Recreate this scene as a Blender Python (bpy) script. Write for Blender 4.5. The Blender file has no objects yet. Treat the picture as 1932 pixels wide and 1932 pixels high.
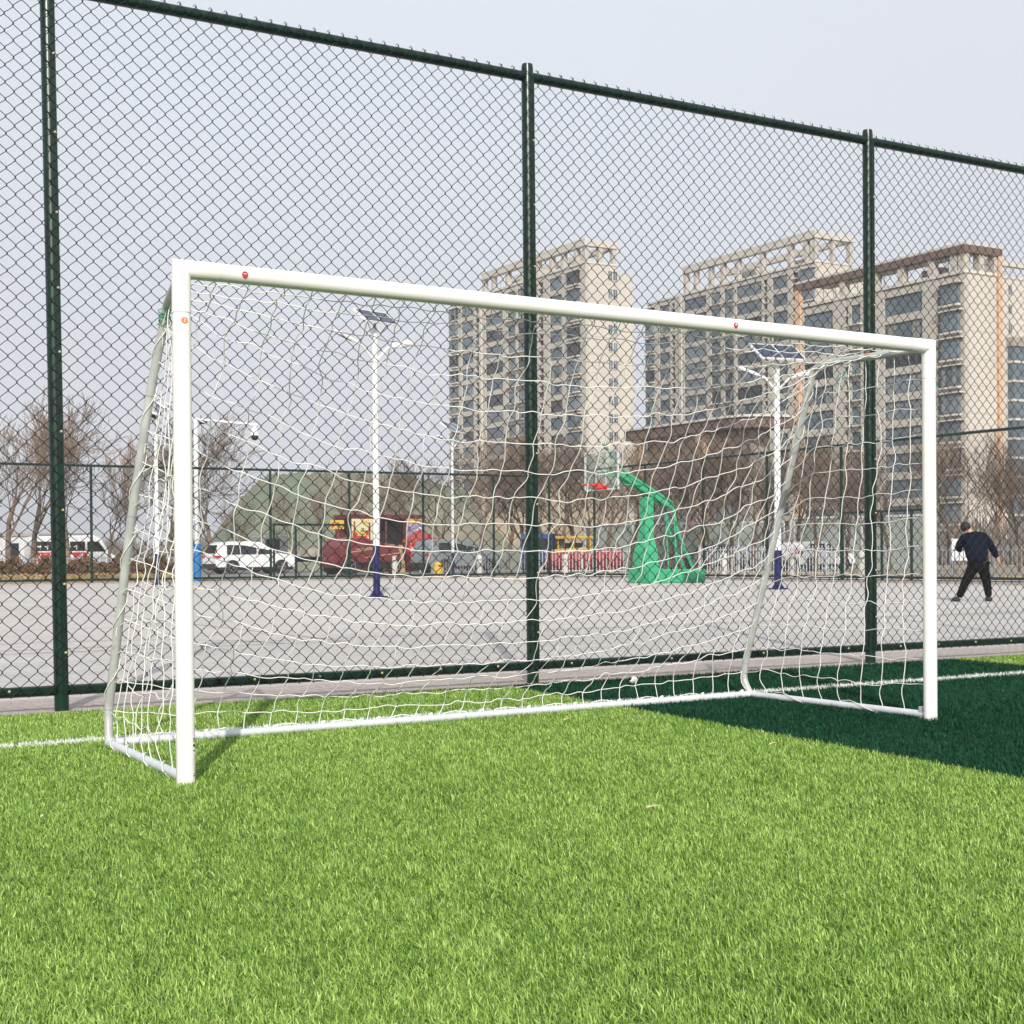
import bpy, math, random
import numpy as np
from mathutils import Vector, Matrix
random.seed(7); rng = np.random.default_rng(7)
S = bpy.context.scene; COL = S.collection
PI = math.pi

# ------------------------------------------------------------------ camera
CAM = np.array([-1.7846, -5.5382, 0.8730]); YAW, PIT, ROL, FL, PY = 0.53086, -0.0081659, -0.0075479, 2779.634, 1072.898
def cam_axes():
    f = np.array([math.sin(YAW)*math.cos(PIT), math.cos(YAW)*math.cos(PIT), math.sin(PIT)])
    r = np.array([math.cos(YAW), -math.sin(YAW), 0.0]); u = np.cross(r, f)
    return r*math.cos(ROL)+u*math.sin(ROL), -r*math.sin(ROL)+u*math.cos(ROL), f
R_, U_, F_ = cam_axes()
cd = bpy.data.cameras.new('camera'); cam = bpy.data.objects.new('camera', cd); COL.objects.link(cam)
cam.matrix_world = Matrix(((R_[0], U_[0], -F_[0], CAM[0]), (R_[1], U_[1], -F_[1], CAM[1]), (R_[2], U_[2], -F_[2], CAM[2]), (0, 0, 0, 1)))
cd.sensor_width = 36; cd.lens = 36*FL/1932; cd.shift_y = (PY-966)/1932; cd.clip_start = 0.05; cd.clip_end = 3000
S.camera = cam
S.render.resolution_x = S.render.resolution_y = 1024

def ray(u, v):
    return F_ + R_*(u-966)/FL - U_*(v-PY)/FL
def back(u, v, x=None, y=None, z=None):
    d = ray(u, v)
    t = (x-CAM[0])/d[0] if x is not None else ((y-CAM[1])/d[1] if y is not None else (z-CAM[2])/d[2])
    return CAM + d*t
def at(u, s, z=0.0):
    """ground point in photo column u at a distance where one metre shows s pixels"""
    t = FL/s; a = CAM + (F_ + R_*(u-966)/FL + U_*PY/FL)*t
    k = (a[2]-z)/U_[2]
    p = a - U_*k
    return Vector((p[0], p[1], z))

# ------------------------------------------------------------------ materials
def mat(name, col, rough=0.6, metal=0.0, var=0.0, scale=6.0, bump=0.0, bscale=None, col2=None, spec=0.5, lo=0.35, hi=0.65):
    m = bpy.data.materials.new(name); m.use_nodes = True
    nt = m.node_tree; b = nt.nodes['Principled BSDF']
    b.inputs['Roughness'].default_value = rough; b.inputs['Metallic'].default_value = metal
    b.inputs['Specular IOR Level'].default_value = spec
    b.inputs['Base Color'].default_value = (*col, 1)
    if var or bump or col2:
        tc = nt.nodes.new('ShaderNodeTexCoord')
        n = nt.nodes.new('ShaderNodeTexNoise'); n.inputs['Scale'].default_value = scale; n.inputs['Detail'].default_value = 6
        nt.links.new(tc.outputs['Object'], n.inputs['Vector'])
        if var or col2:
            r = nt.nodes.new('ShaderNodeValToRGB')
            c2 = col2 if col2 else tuple(min(1, c*(1+var)) for c in col)
            c1 = col if col2 else tuple(c*(1-var) for c in col)
            r.color_ramp.elements[0].color = (*c1, 1); r.color_ramp.elements[1].color = (*c2, 1)
            r.color_ramp.elements[0].position = lo; r.color_ramp.elements[1].position = hi
            nt.links.new(n.outputs['Fac'], r.inputs['Fac']); nt.links.new(r.outputs['Color'], b.inputs['Base Color'])
        if bump:
            n2 = nt.nodes.new('ShaderNodeTexNoise'); n2.inputs['Scale'].default_value = bscale or scale*4; n2.inputs['Detail'].default_value = 4
            nt.links.new(tc.outputs['Object'], n2.inputs['Vector'])
            bp = nt.nodes.new('ShaderNodeBump'); bp.inputs['Strength'].default_value = bump; bp.inputs['Distance'].default_value = 0.02
            nt.links.new(n2.outputs['Fac'], bp.inputs['Height']); nt.links.new(bp.outputs['Normal'], b.inputs['Normal'])
    return m
M = dict(
    white_paint=mat('white_paint', (.80,.79,.75), .32, var=.03, scale=3),
    grey_steel=mat('grey_steel', (.45,.46,.44), .42, metal=.15, var=.12, scale=12),
    pale_steel=mat('pale_steel', (.58,.60,.62), .4, metal=.1, var=.06, scale=12),
    cord=mat('cord', (.78,.77,.73), .8),
    green_cord=mat('green_cord', (.03,.30,.15), .7),
    green_metal=mat('green_metal', (.0035,.021,.013), .3, var=.25, scale=9, spec=.45),
    wire=mat('wire', (.009,.012,.011), .5, spec=.3),
    wire_far=mat('wire_far', (.04,.05,.045), .6),
    bolt=mat('bolt', (.62,.55,.30), .35, metal=.5),
    black=mat('black', (.012,.012,.013), .5),
    rubber=mat('rubber', (.018,.018,.019), .8),
    rim=mat('rim', (.45,.46,.47), .3, metal=.7),
    red_sticker=mat('red_sticker', (.50,.02,.03), .4),
    orange_sticker=mat('orange_sticker', (.62,.20,.05), .4),
    lettering=mat('lettering', (.85,.83,.78), .5),
    blue_paint=mat('blue_paint', (.008,.010,.075), .35, var=.2, scale=5),
    blue_pad=mat('blue_pad', (.015,.19,.50), .5, var=.1, scale=5),
    lamp_white=mat('lamp_white', (.72,.72,.72), .4),
    panel_blue=mat('panel_blue', (.02,.028,.06), .15),
    green_hoop=mat('green_hoop', (.035,.33,.16), .4, var=.06, scale=3),
    rim_red=mat('rim_red', (.62,.05,.04), .4),
    glass_clear=mat('glass_clear', (.45,.55,.52), .1),
    car_white=mat('car_white', (.78,.78,.78), .2, spec=.6),
    car_glass=mat('car_glass', (.012,.015,.018), .06, spec=.7),
    car_red=mat('car_red', (.45,.02,.02), .25),
    car_dark=mat('car_dark', (.03,.04,.06), .25),
    car_silver=mat('car_silver', (.26,.28,.30), .3, metal=.3),
    truck_blue=mat('truck_blue', (.03,.07,.20), .35),
    truck_bed=mat('truck_bed', (.42,.38,.32), .7, var=.15, scale=3),
    red_machine=mat('red_machine', (.17,.022,.026), .45, var=.25, scale=3),
    maroon=mat('maroon', (.14,.02,.025), .5, var=.2, scale=3),
    yellow=mat('yellow', (.66,.42,.05), .5, var=.1, scale=9),
    poster_cream=mat('poster_cream', (.66,.60,.38), .5),
    poster_violet=mat('poster_violet', (.35,.30,.48), .5),
    red_cloth=mat('red_cloth', (.36,.05,.055), .8, var=.2, scale=4),
    cardboard=mat('cardboard', (.42,.28,.14), .8, var=.1),
    concrete_white=mat('concrete_white', (.60,.57,.52), .8, var=.08, scale=4),
    rail_grey=mat('rail_grey', (.26,.27,.28), .5),
    rail_white=mat('rail_white', (.50,.51,.52), .5),
    bark=mat('bark', (.16,.115,.085), .9, var=.3, scale=6),
    bark_pale=mat('bark_pale', (.25,.19,.15), .9, var=.3, scale=6),
    hedge=mat('hedge', (.20,.10,.035), .9, col2=(.09,.05,.02), scale=3),
    wood_far=mat('wood_far', (.16,.135,.12), .95, var=.25, scale=.5),
    skin=mat('skin', (.50,.27,.19), .5),
    hair=mat('hair', (.012,.010,.009), .7),
    jacket=mat('jacket', (.004,.006,.015), .9, var=.2, scale=20, spec=.15),
    trousers=mat('trousers', (.004,.004,.0045), .9, spec=.15),
    shoe=mat('shoe', (.02,.02,.022), .6),
    wall_beige=mat('wall_beige', (.43,.40,.35), .85, var=.05, scale=.15, lo=.3, hi=.7),
    wall_pale=mat('wall_pale', (.50,.465,.41), .85, var=.05, scale=.15, lo=.3, hi=.7),
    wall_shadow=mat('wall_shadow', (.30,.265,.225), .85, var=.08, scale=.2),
    slab_pale=mat('slab_pale', (.52,.49,.44), .8, var=.05, scale=.4),
    canopy_brown=mat('canopy_brown', (.12,.078,.06), .7, var=.12, scale=.6),
    orange_stone=mat('orange_stone', (.55,.36,.23), .8, var=.08, scale=.8),
    curtain=mat('curtain', (.20,.21,.21), .8),
    frame_dark=mat('frame_dark', (.10,.10,.105), .5),
    ac_dark=mat('ac_dark', (.07,.05,.04), .7),
)
def worn(m, col, scale, lo, hi):
    nt = m.node_tree; b = nt.nodes['Principled BSDF']; src = b.inputs['Base Color'].links[0].from_socket
    tc = nt.nodes.new('ShaderNodeTexCoord'); n = nt.nodes.new('ShaderNodeTexNoise'); n.inputs['Scale'].default_value = scale; n.inputs['Detail'].default_value = 7; n.inputs['Roughness'].default_value = .7
    nt.links.new(tc.outputs['Object'], n.inputs['Vector']); mr = nt.nodes.new('ShaderNodeMapRange'); mr.inputs[1].default_value = lo; mr.inputs[2].default_value = hi; nt.links.new(n.outputs['Fac'], mr.inputs[0])
    mx = nt.nodes.new('ShaderNodeMix'); mx.data_type = 'RGBA'; mx.inputs[7].default_value = (*col, 1); nt.links.new(mr.outputs[0], mx.inputs[0]); nt.links.new(src, mx.inputs[6]); nt.links.new(mx.outputs[2], b.inputs['Base Color'])
worn(M['white_paint'], (.42,.39,.33), 34, .66, .74); worn(M['grey_steel'], (.22,.17,.12), 22, .62, .72); worn(M['green_metal'], (.05,.06,.045), 30, .64, .72); worn(M['green_hoop'], (.10,.22,.15), 4, .55, .72)
def glass_mat(name, c, c2):
    m = mat(name, c, .12, col2=c2, scale=.35, spec=.5, lo=.3, hi=.95); nt = m.node_tree
    rp = [n for n in nt.nodes if n.type == 'VALTORGB'][0]; no = [n for n in nt.nodes if n.type == 'TEX_NOISE'][0]
    oi = nt.nodes.new('ShaderNodeObjectInfo'); ad = nt.nodes.new('ShaderNodeMath'); ad.operation = 'MULTIPLY_ADD'; ad.inputs[1].default_value = .75
    sb_ = nt.nodes.new('ShaderNodeMath'); sb_.operation = 'SUBTRACT'; sb_.inputs[1].default_value = .25; nt.links.new(no.outputs['Fac'], sb_.inputs[0])
    nt.links.new(oi.outputs['Random'], ad.inputs[0]); nt.links.new(sb_.outputs[0], ad.inputs[2]); nt.links.new(ad.outputs[0], rp.inputs['Fac']); return m
M['glass'] = glass_mat('window_glass', (.055,.082,.105), (.15,.195,.225))
M['glass_open'] = mat('glass_dark', (.014,.016,.02), .3)

# turf base, paving, court, ground : need masks
def ground_mat(name, c1, c2, s1, s2, rough=.9, bump=.2, extra=None):
    m = bpy.data.materials.new(name); m.use_nodes = True; nt = m.node_tree; N = nt.nodes; L = nt.links
    b = N['Principled BSDF']; b.inputs['Roughness'].default_value = rough; b.inputs['Specular IOR Level'].default_value = .25
    tc = N.new('ShaderNodeTexCoord')
    def noise(s, det=8, vec=None):
        n = N.new('ShaderNodeTexNoise'); n.inputs['Scale'].default_value = s; n.inputs['Detail'].default_value = det
        L.new(vec or tc.outputs['Object'], n.inputs['Vector']); return n
    a = noise(s1); f = noise(s2)
    mx = N.new('ShaderNodeMix'); mx.data_type = 'RGBA'; mx.inputs[6].default_value = (*c1, 1); mx.inputs[7].default_value = (*c2, 1)
    mr = N.new('ShaderNodeMapRange'); mr.inputs[1].default_value = .35; mr.inputs[2].default_value = .65
    L.new(a.outputs['Fac'], mr.inputs[0]); L.new(mr.outputs[0], mx.inputs[0])
    m2 = N.new('ShaderNodeMix'); m2.data_type = 'RGBA'; m2.blend_type = 'MULTIPLY'; m2.inputs[0].default_value = 1
    r2 = N.new('ShaderNodeMapRange'); r2.inputs[1].default_value = .3; r2.inputs[2].default_value = .7; r2.inputs[3].default_value = .82; r2.inputs[4].default_value = 1.1
    L.new(f.outputs['Fac'], r2.inputs[0]); L.new(mx.outputs[2], m2.inputs[6]); L.new(r2.outputs[0], m2.inputs[7])
    L.new(m2.outputs[2], b.inputs['Base Color'])
    if extra: extra(nt, N, L, b, m2, tc)
    if bump:
        bp = N.new('ShaderNodeBump'); bp.inputs['Strength'].default_value = bump; bp.inputs['Distance'].default_value = .01
        L.new(f.outputs['Fac'], bp.inputs['Height']); L.new(bp.outputs['Normal'], b.inputs['Normal'])
    return m
def court_extra(nt, N, L, b, m2, tc):
    # long faint worn streaks and hairline cracks in the slab
    mp = N.new('ShaderNodeMapping'); mp.inputs['Scale'].default_value = (.25, 2.2, 1); mp.inputs['Rotation'].default_value = (0, 0, .5)
    L.new(tc.outputs['Object'], mp.inputs['Vector'])
    w = N.new('ShaderNodeTexNoise'); w.inputs['Scale'].default_value = 1.6; w.inputs['Detail'].default_value = 6; L.new(mp.outputs[0], w.inputs['Vector'])
    r = N.new('ShaderNodeMapRange'); r.inputs[1].default_value = .3; r.inputs[2].default_value = .7; r.inputs[3].default_value = .88; r.inputs[4].default_value = 1.06
    L.new(w.outputs['Fac'], r.inputs[0])
    m3 = N.new('ShaderNodeMix'); m3.data_type = 'RGBA'; m3.blend_type = 'MULTIPLY'; m3.inputs[0].default_value = 1
    L.new(m2.outputs[2], m3.inputs[6]); L.new(r.outputs[0], m3.inputs[7])
    v = N.new('ShaderNodeTexVoronoi'); v.feature = 'DISTANCE_TO_EDGE'; v.inputs['Scale'].default_value = .35
    d = N.new('ShaderNodeTexNoise'); d.inputs['Scale'].default_value = 1.2; L.new(tc.outputs['Object'], d.inputs['Vector'])
    mxv = N.new('ShaderNodeMix'); mxv.data_type = 'RGBA'; mxv.blend_type = 'ADD'; mxv.inputs[0].default_value = .8
    L.new(tc.outputs['Object'], mxv.inputs[6]); L.new(d.outputs['Color'], mxv.inputs[7]); L.new(mxv.outputs[2], v.inputs['Vector'])
    r2 = N.new('ShaderNodeMapRange'); r2.inputs[1].default_value = .0; r2.inputs[2].default_value = .006; r2.inputs[3].default_value = .78; r2.inputs[4].default_value = 1
    L.new(v.outputs['Distance'], r2.inputs[0])
    m4 = N.new('ShaderNodeMix'); m4.data_type = 'RGBA'; m4.blend_type = 'MULTIPLY'; m4.inputs[0].default_value = 1
    L.new(m3.outputs[2], m4.inputs[6]); L.new(r2.outputs[0], m4.inputs[7]); L.new(m4.outputs[2], b.inputs['Base Color'])
def brick_extra(nt, N, L, b, m2, tc):
    br = N.new('ShaderNodeTexBrick'); br.inputs['Scale'].default_value = 1; br.inputs['Brick Width'].default_value = .2; br.inputs['Row Height'].default_value = .1
    br.inputs['Mortar Size'].default_value = .004; br.inputs['Color1'].default_value = (1,1,1,1); br.inputs['Color2'].default_value = (.9,.88,.87,1); br.inputs['Mortar'].default_value = (.6,.57,.55,1)
    L.new(tc.outputs['Object'], br.inputs['Vector'])
    m3 = N.new('ShaderNodeMix'); m3.data_type = 'RGBA'; m3.blend_type = 'MULTIPLY'; m3.inputs[0].default_value = 1
    L.new(m2.outputs[2], m3.inputs[6]); L.new(br.outputs['Color'], m3.inputs[7]); L.new(m3.outputs[2], b.inputs['Base Color'])
M['court'] = ground_mat('court_concrete', (.46,.43,.41), (.52,.49,.465), .18, 14, extra=court_extra, bump=.1)
M['paving'] = ground_mat('brick_paving', (.42,.365,.34), (.47,.41,.38), 2, 30, extra=brick_extra)
M['kerb'] = ground_mat('kerb_stone', (.30,.26,.24), (.40,.35,.32), 3, 30)
M['dry'] = ground_mat('dry_ground', (.26,.20,.13), (.36,.29,.20), .12, 3)
M['road'] = ground_mat('road_asphalt', (.19,.175,.165), (.25,.235,.22), .2, 6)
M['turf_light_base'] = ground_mat('turf_light_backing', (.03,.065,.010), (.05,.10,.016), 1.2, 180)  # backing kept darker than the blades, painting in shade between them
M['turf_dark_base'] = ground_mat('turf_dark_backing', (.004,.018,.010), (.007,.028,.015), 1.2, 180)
M['turf_white_base'] = ground_mat('turf_white_backing', (.45,.48,.40), (.55,.57,.50), 6, 180)
M['netting'] = ground_mat('dust_netting', (.235,.21,.145), (.16,.195,.135), .10, 1.2, bump=.5)
M['soil'] = ground_mat('beige_soil', (.30,.24,.165), (.37,.30,.21), .2, 1.5, bump=.4)

def blade_mat(name, c1, c2, c3, ro=.5, sp=.22):
    m = bpy.data.materials.new(name); m.use_nodes = True; nt = m.node_tree; N = nt.nodes; L = nt.links
    b = N['Principled BSDF']; b.inputs['Roughness'].default_value = ro; b.inputs['Specular IOR Level'].default_value = sp
    a = N.new('ShaderNodeAttribute'); a.attribute_name = 'tone'
    r = N.new('ShaderNodeValToRGB'); e = r.color_ramp.elements
    e[0].color = (*c1, 1); e[1].color = (*c3, 1); e[1].position = 1; k = e.new(.5); k.color = (*c2, 1)
    L.new(a.outputs['Fac'], r.inputs['Fac']); L.new(r.outputs['Color'], b.inputs['Base Color'])
    t = N.new('ShaderNodeBsdfTranslucent'); L.new(r.outputs['Color'], t.inputs['Color'])
    mx = N.new('ShaderNodeMixShader'); mx.inputs[0].default_value = .18
    L.new(b.outputs[0], mx.inputs[1]); L.new(t.outputs[0], mx.inputs[2]); L.new(mx.outputs[0], N['Material Output'].inputs['Surface'])
    return m
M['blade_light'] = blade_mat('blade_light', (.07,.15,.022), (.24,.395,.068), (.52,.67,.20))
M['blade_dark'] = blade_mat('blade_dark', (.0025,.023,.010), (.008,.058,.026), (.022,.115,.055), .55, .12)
M['blade_white'] = blade_mat('blade_white', (.60,.63,.56), (.75,.77,.70), (.82,.83,.78))

# ------------------------------------------------------------------ mesh builders
class MB:
    def __init__(s): s.v = []; s.f = []; s.mi = []; s.n = 0
    def add(s, v, f, mi=0):
        v = np.asarray(v, float).reshape(-1, 3); s.v.append(v)
        for q in f: s.f.append(tuple(int(i)+s.n for i in q)); s.mi.append(mi)
        s.n += len(v); return s
    def box(s, c, d, rz=0, mi=0, M4=None):
        x, y, z = d[0]/2, d[1]/2, d[2]/2
        v = np.array([(a*x, b*y, e*z) for a in (-1,1) for b in (-1,1) for e in (-1,1)])
        if rz:
            cs, sn = math.cos(rz), math.sin(rz); v = np.stack([v[:,0]*cs-v[:,1]*sn, v[:,0]*sn+v[:,1]*cs, v[:,2]], 1)
        v = v + np.array(c)
        if M4 is not None: v = np.array([tuple(M4 @ Vector(q)) for q in v])
        return s.add(v, [(0,1,3,2),(4,6,7,5),(0,4,5,1),(2,3,7,6),(0,2,6,4),(1,5,7,3)], mi)
    def box2(s, a, b, mi=0):
        return s.box([(a[i]+b[i])/2 for i in range(3)], [abs(b[i]-a[i]) for i in range(3)], mi=mi)
    def bar(s, a, b, w, h=None, mi=0, up=(0,0,1)):
        h = h or w; a = Vector(a); b = Vector(b); d = (b-a); 
        t = d.normalized(); upv = Vector(up)
        if abs(t.dot(upv)) > .98: upv = Vector((1,0,0))
        x = t.cross(upv).normalized(); y = x.cross(t)
        v = [tuple(p + x*(i*w/2) + y*(j*h/2)) for p in (a, b) for i, j in ((-1,-1),(1,-1),(1,1),(-1,1))]
        return s.add(v, [(3,2,1,0),(4,5,6,7),(0,1,5,4),(1,2,6,5),(2,3,7,6),(3,0,4,7)], mi)
    def tube(s, pts, r, n=12, mi=0, caps=True):
        P = [Vector(p) for p in pts]; k = len(P); rr = r if hasattr(r, '__len__') else [r]*k
        V = []; px = None
        for i, p in enumerate(P):
            t = (P[min(i+1, k-1)] - P[max(i-1, 0)]).normalized()
            if px is None:
                ref = Vector((0,0,1)) if abs(t.z) < .9 else Vector((1,0,0)); px = t.cross(ref).normalized()
            px = (px - t*px.dot(t)).normalized(); py = t.cross(px)
            for j in range(n):
                a = 2*PI*j/n; V.append(tuple(p + px*(rr[i]*math.cos(a)) + py*(rr[i]*math.sin(a))))
        F = [(i*n+j, i*n+(j+1)%n, (i+1)*n+(j+1)%n, (i+1)*n+j) for i in range(k-1) for j in range(n)]
        if caps: F += [tuple(range(n-1, -1, -1)), tuple(range((k-1)*n, k*n))]
        return s.add(V, F, mi)
    def prism(s, poly, y0, y1, mi=0, M4=None):
        """polygon in (x,z) extruded along y"""
        n = len(poly); v = [(p[0], y0, p[1]) for p in poly] + [(p[0], y1, p[1]) for p in poly]
        if M4 is not None: v = [tuple(M4 @ Vector(q)) for q in v]
        return s.add(v, [tuple(range(n)), tuple(range(2*n-1, n-1, -1))] + [(i, i+n, (i+1)%n+n, (i+1)%n) for i in range(n)], mi)
    def ball(s, c, r, n=10, sc=(1,1,1), mi=0):
        V = []; F = []
        for i in range(n+1):
            for j in range(n):
                a = PI*i/n; b = 2*PI*j/n; V.append((c[0]+r*sc[0]*math.sin(a)*math.cos(b), c[1]+r*sc[1]*math.sin(a)*math.sin(b), c[2]+r*sc[2]*math.cos(a)))
        for i in range(n):
            for j in range(n): F.append((i*n+j, (i+1)*n+j, (i+1)*n+(j+1)%n, i*n+(j+1)%n))
        return s.add(V, F, mi)
    def mesh(s, name, mats, smooth=False, bevel=0):
        me = bpy.data.meshes.new(name); V = np.concatenate(s.v) if s.v else np.zeros((0,3))
        me.from_pydata(V.tolist(), [], s.f)
        mats = mats if isinstance(mats, (list, tuple)) else [mats]
        for m in mats: me.materials.append(M[m] if isinstance(m, str) else m)
        if len(mats) > 1: me.polygons.foreach_set('material_index', s.mi)
        me.polygons.foreach_set('use_smooth', [bool(smooth)]*len(me.polygons)); me.update()
        return me
    def build(s, name, mats, parent=None, smooth=False, bevel=0, loc=None):
        o = bpy.data.objects.new(name, s.mesh(name, mats, smooth)); COL.objects.link(o)
        if parent is not None: o.parent = parent
        if loc is not None: o.location = loc
        if smooth == 'auto' or (smooth and bevel == 0): 
            try: o.data.set_sharp_from_angle(angle=math.radians(42))
            except Exception: pass
        if bevel:
            b = o.modifiers.new('bevel', 'BEVEL'); b.width = bevel; b.segments = 2; b.limit_method = 'ANGLE'; b.angle_limit = math.radians(35)
        return o

def np_mesh(name, V, F, mat_, smooth=False, attr=None):
    """V (n,3), F (m,k) numpy -> mesh quickly"""
    me = bpy.data.meshes.new(name); k = F.shape[1]
    me.vertices.add(len(V)); me.vertices.foreach_set('co', V.astype(np.float32).ravel())
    me.loops.add(F.size); me.loops.foreach_set('vertex_index', F.astype(np.int32).ravel())
    me.polygons.add(len(F)); me.polygons.foreach_set('loop_start', np.arange(0, F.size, k, dtype=np.int32))
    me.polygons.foreach_set('use_smooth', np.full(len(F), smooth))
    me.materials.append(M[mat_] if isinstance(mat_, str) else mat_)
    if attr is not None:
        a = me.attributes.new('tone', 'FLOAT', 'POINT'); a.data.foreach_set('value', attr.astype(np.float32))
    me.update(calc_edges=True); return me
def link_mesh(name, me, parent=None):
    o = bpy.data.objects.new(name, me); COL.objects.link(o); o.parent = parent; return o
def tubes_np(paths, r, n=5, twist=0.0):
    """paths (k, m, 3) -> verts, quads"""
    P = np.asarray(paths, float); k, m, _ = P.shape
    T = np.empty_like(P); T[:,1:-1] = P[:,2:]-P[:,:-2]; T[:,0] = P[:,1]-P[:,0]; T[:,-1] = P[:,-1]-P[:,-2]
    T /= np.linalg.norm(T, axis=2, keepdims=True)+1e-12
    ref = np.where(np.abs(T[...,1:2]) < .8, np.array([0,1.,0]), np.array([1.,0,0]))
    X = np.cross(T, ref); X /= np.linalg.norm(X, axis=2, keepdims=True)+1e-12; Y = np.cross(T, X)
    a = np.arange(n)*2*PI/n + twist
    rr = np.broadcast_to(np.asarray(r, float), (k, m))[..., None, None] if np.ndim(r) else r
    V = P[:,:,None,:] + rr*(X[:,:,None,:]*np.cos(a)[:,None] + Y[:,:,None,:]*np.sin(a)[:,None])
    V = V.reshape(-1, 3)
    i, j, q = np.meshgrid(np.arange(k), np.arange(m-1), np.arange(n), indexing='ij')
    b = (i*m+j)*n; q2 = (q+1) % n
    Fq = np.stack([b+q, b+q2, b+n+q2, b+n+q], -1).reshape(-1, 4)
    return V, Fq

def tag(o, label=None, cat=None, group=None, kind=None):
    if label: o['label'] = label
    if cat: o['category'] = cat
    if group: o['group'] = group
    if kind: o['kind'] = kind
    return o
def empty(name, loc=(0,0,0), rz=0):
    o = bpy.data.objects.new(name, None); COL.objects.link(o); o.location = loc; o.rotation_euler = (0,0,rz); o.empty_display_size = .2
    return o
def copy_tree(o, parent=None):
    c = o.copy(); COL.objects.link(c); c.parent = parent
    for ch in [q for q in bpy.data.objects if q.parent == o]: copy_tree(ch, c)
    return c
def rows(o):   # children list
    return [q for q in bpy.data.objects if q.parent == o]

# ------------------------------------------------------------------ ground and setting
def sheet(name, poly, z, mat_, kind='structure'):
    me = bpy.data.meshes.new(name); me.from_pydata([(p[0], p[1], z) for p in poly], [], [tuple(range(len(poly)))]); me.materials.append(M[mat_])
    o = link_mesh(name, me); o['kind'] = kind; return o
edge = lambda x: 2.935 + .010*x                        # where the turf meets the paving
line_y = lambda x: 1.56 + .0245*x                       # white line
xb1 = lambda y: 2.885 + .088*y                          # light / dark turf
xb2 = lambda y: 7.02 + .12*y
sheet('ground', [(-900,-900),(1400,-900),(1400,1400),(-900,1400)], -.05, 'dry')
sheet('turf_ground', [(-30,-40),(xb1(-40),-40),(xb1(edge(3)),edge(3)),(-30,edge(-30))], 0, 'turf_light_base')
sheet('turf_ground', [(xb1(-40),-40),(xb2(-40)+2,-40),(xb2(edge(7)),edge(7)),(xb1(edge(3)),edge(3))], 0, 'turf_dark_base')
sheet('turf_ground', [(xb2(-40)+2,-40),(40,-40),(40,edge(40)),(xb2(edge(7)),edge(7))], 0, 'turf_light_base')
sheet('pitch_line', [(-30,line_y(-30)-.055),(40,line_y(40)-.055),(40,line_y(40)+.055),(-30,line_y(-30)+.055)], .004, 'turf_white_base')
kb = MB(); kb.add([(-30,edge(-30),-.05),(60,edge(60),-.05),(60,edge(60),.012),(-30,edge(-30),.012),(-30,edge(-30)+.06,.012),(60,edge(60)+.06,.012)], [(0,1,2,3),(3,2,5,4)])
tag(kb.build('kerb', 'kerb'), kind='structure')
sheet('paving', [(-30,edge(-30)+.06),(60,edge(60)+.06),(60,edge(60)+.9),(-30,edge(-30)+.9)], .010, 'paving')
# basketball court behind the fence
A = at(-260, 57.5); B = at(1016, 45.4); Cc = at(1932, 70); D_ = B + (Cc-B)*1.34
sheet('court', [(-30,edge(-30)+.9),(45,edge(45)+.9),tuple(D_)[:2],tuple(B)[:2],tuple(A)[:2],(-30,30)], .004, 'court')
# faint painted court lines
cl = MB()
def ln(a, b, w=.05, z=.009):
    a = Vector((a[0],a[1],z)); b = Vector((b[0],b[1],z)); d = (b-a).normalized(); n = Vector((-d.y,d.x,0))*w/2
    cl.add([tuple(a-n),tuple(b-n),tuple(b+n),tuple(a+n)], [(0,1,2,3)])
def arc(c, r, a0, a1, n=28, w=.05):
    for i in range(n):
        t0 = a0+(a1-a0)*i/n; t1 = a0+(a1-a0)*(i+1)/n
        p0 = (c[0]+r*math.cos(t0), c[1]+r*math.sin(t0)); p1 = (c[0]+r*math.cos(t1), c[1]+r*math.sin(t1))
        ln(p0, p1, w)
M['court_line'] = ground_mat('court_line', (.46,.415,.38), (.60,.56,.53), 1.5, 20)
ln((-12,8.6),(4.5,8.6)); ln((4.5,8.6),(4.5,23)); arc((2.0,8.6),1.8,0,PI); ln((4.5,23),(26,23)); ln((9,9.5),(26,9.5)); arc((17.5,9.5),1.8,0,PI); arc((17.5,23),6.2,PI,2*PI,40); ln((26,9.5),(26,23))
tag(cl.build('court_marking', 'court_line'), kind='structure')
# ground beyond the far fence : slightly raised road and verge
Bn = B; An = A; Dn = D_
def off(p, dx, dy): return (p[0]+dx, p[1]+dy)
sheet('verge', [tuple(An)[:2], tuple(Bn)[:2], tuple(Dn)[:2], (Dn[0]+60,Dn[1]-10), (Bn[0]+90,Bn[1]+60), (An[0]-20,An[1]+110), (An[0]-60,An[1]+30)], .03, 'dry')
r0 = at(330,40); r1 = at(1040,40); r2 = at(1040,30); r3 = at(330,26)
sheet('road', [tuple(at(335,49))[:2], tuple(at(1000,42.5))[:2], tuple(at(1100,27))[:2], tuple(at(335,27))[:2]], .05, 'road')
sheet('path', [tuple(at(1040,44.2))[:2], tuple(at(1960,66))[:2], tuple(at(2000,56))[:2], tuple(at(1060,36))[:2]], .055, 'court')
def wall_line(p, q, h, t, z0=0): 
    m = MB(); a = Vector((p[0],p[1],z0+h/2)); b = Vector((q[0],q[1],z0+h/2)); m.bar(a, b, t, h); return m
k1 = wall_line(A, B, .06, .22); tag(k1.build('kerb', 'kerb'), kind='structure')
k2 = wall_line(B, D_, .06, .22); tag(k2.build('kerb', 'kerb'), kind='structure')

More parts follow.
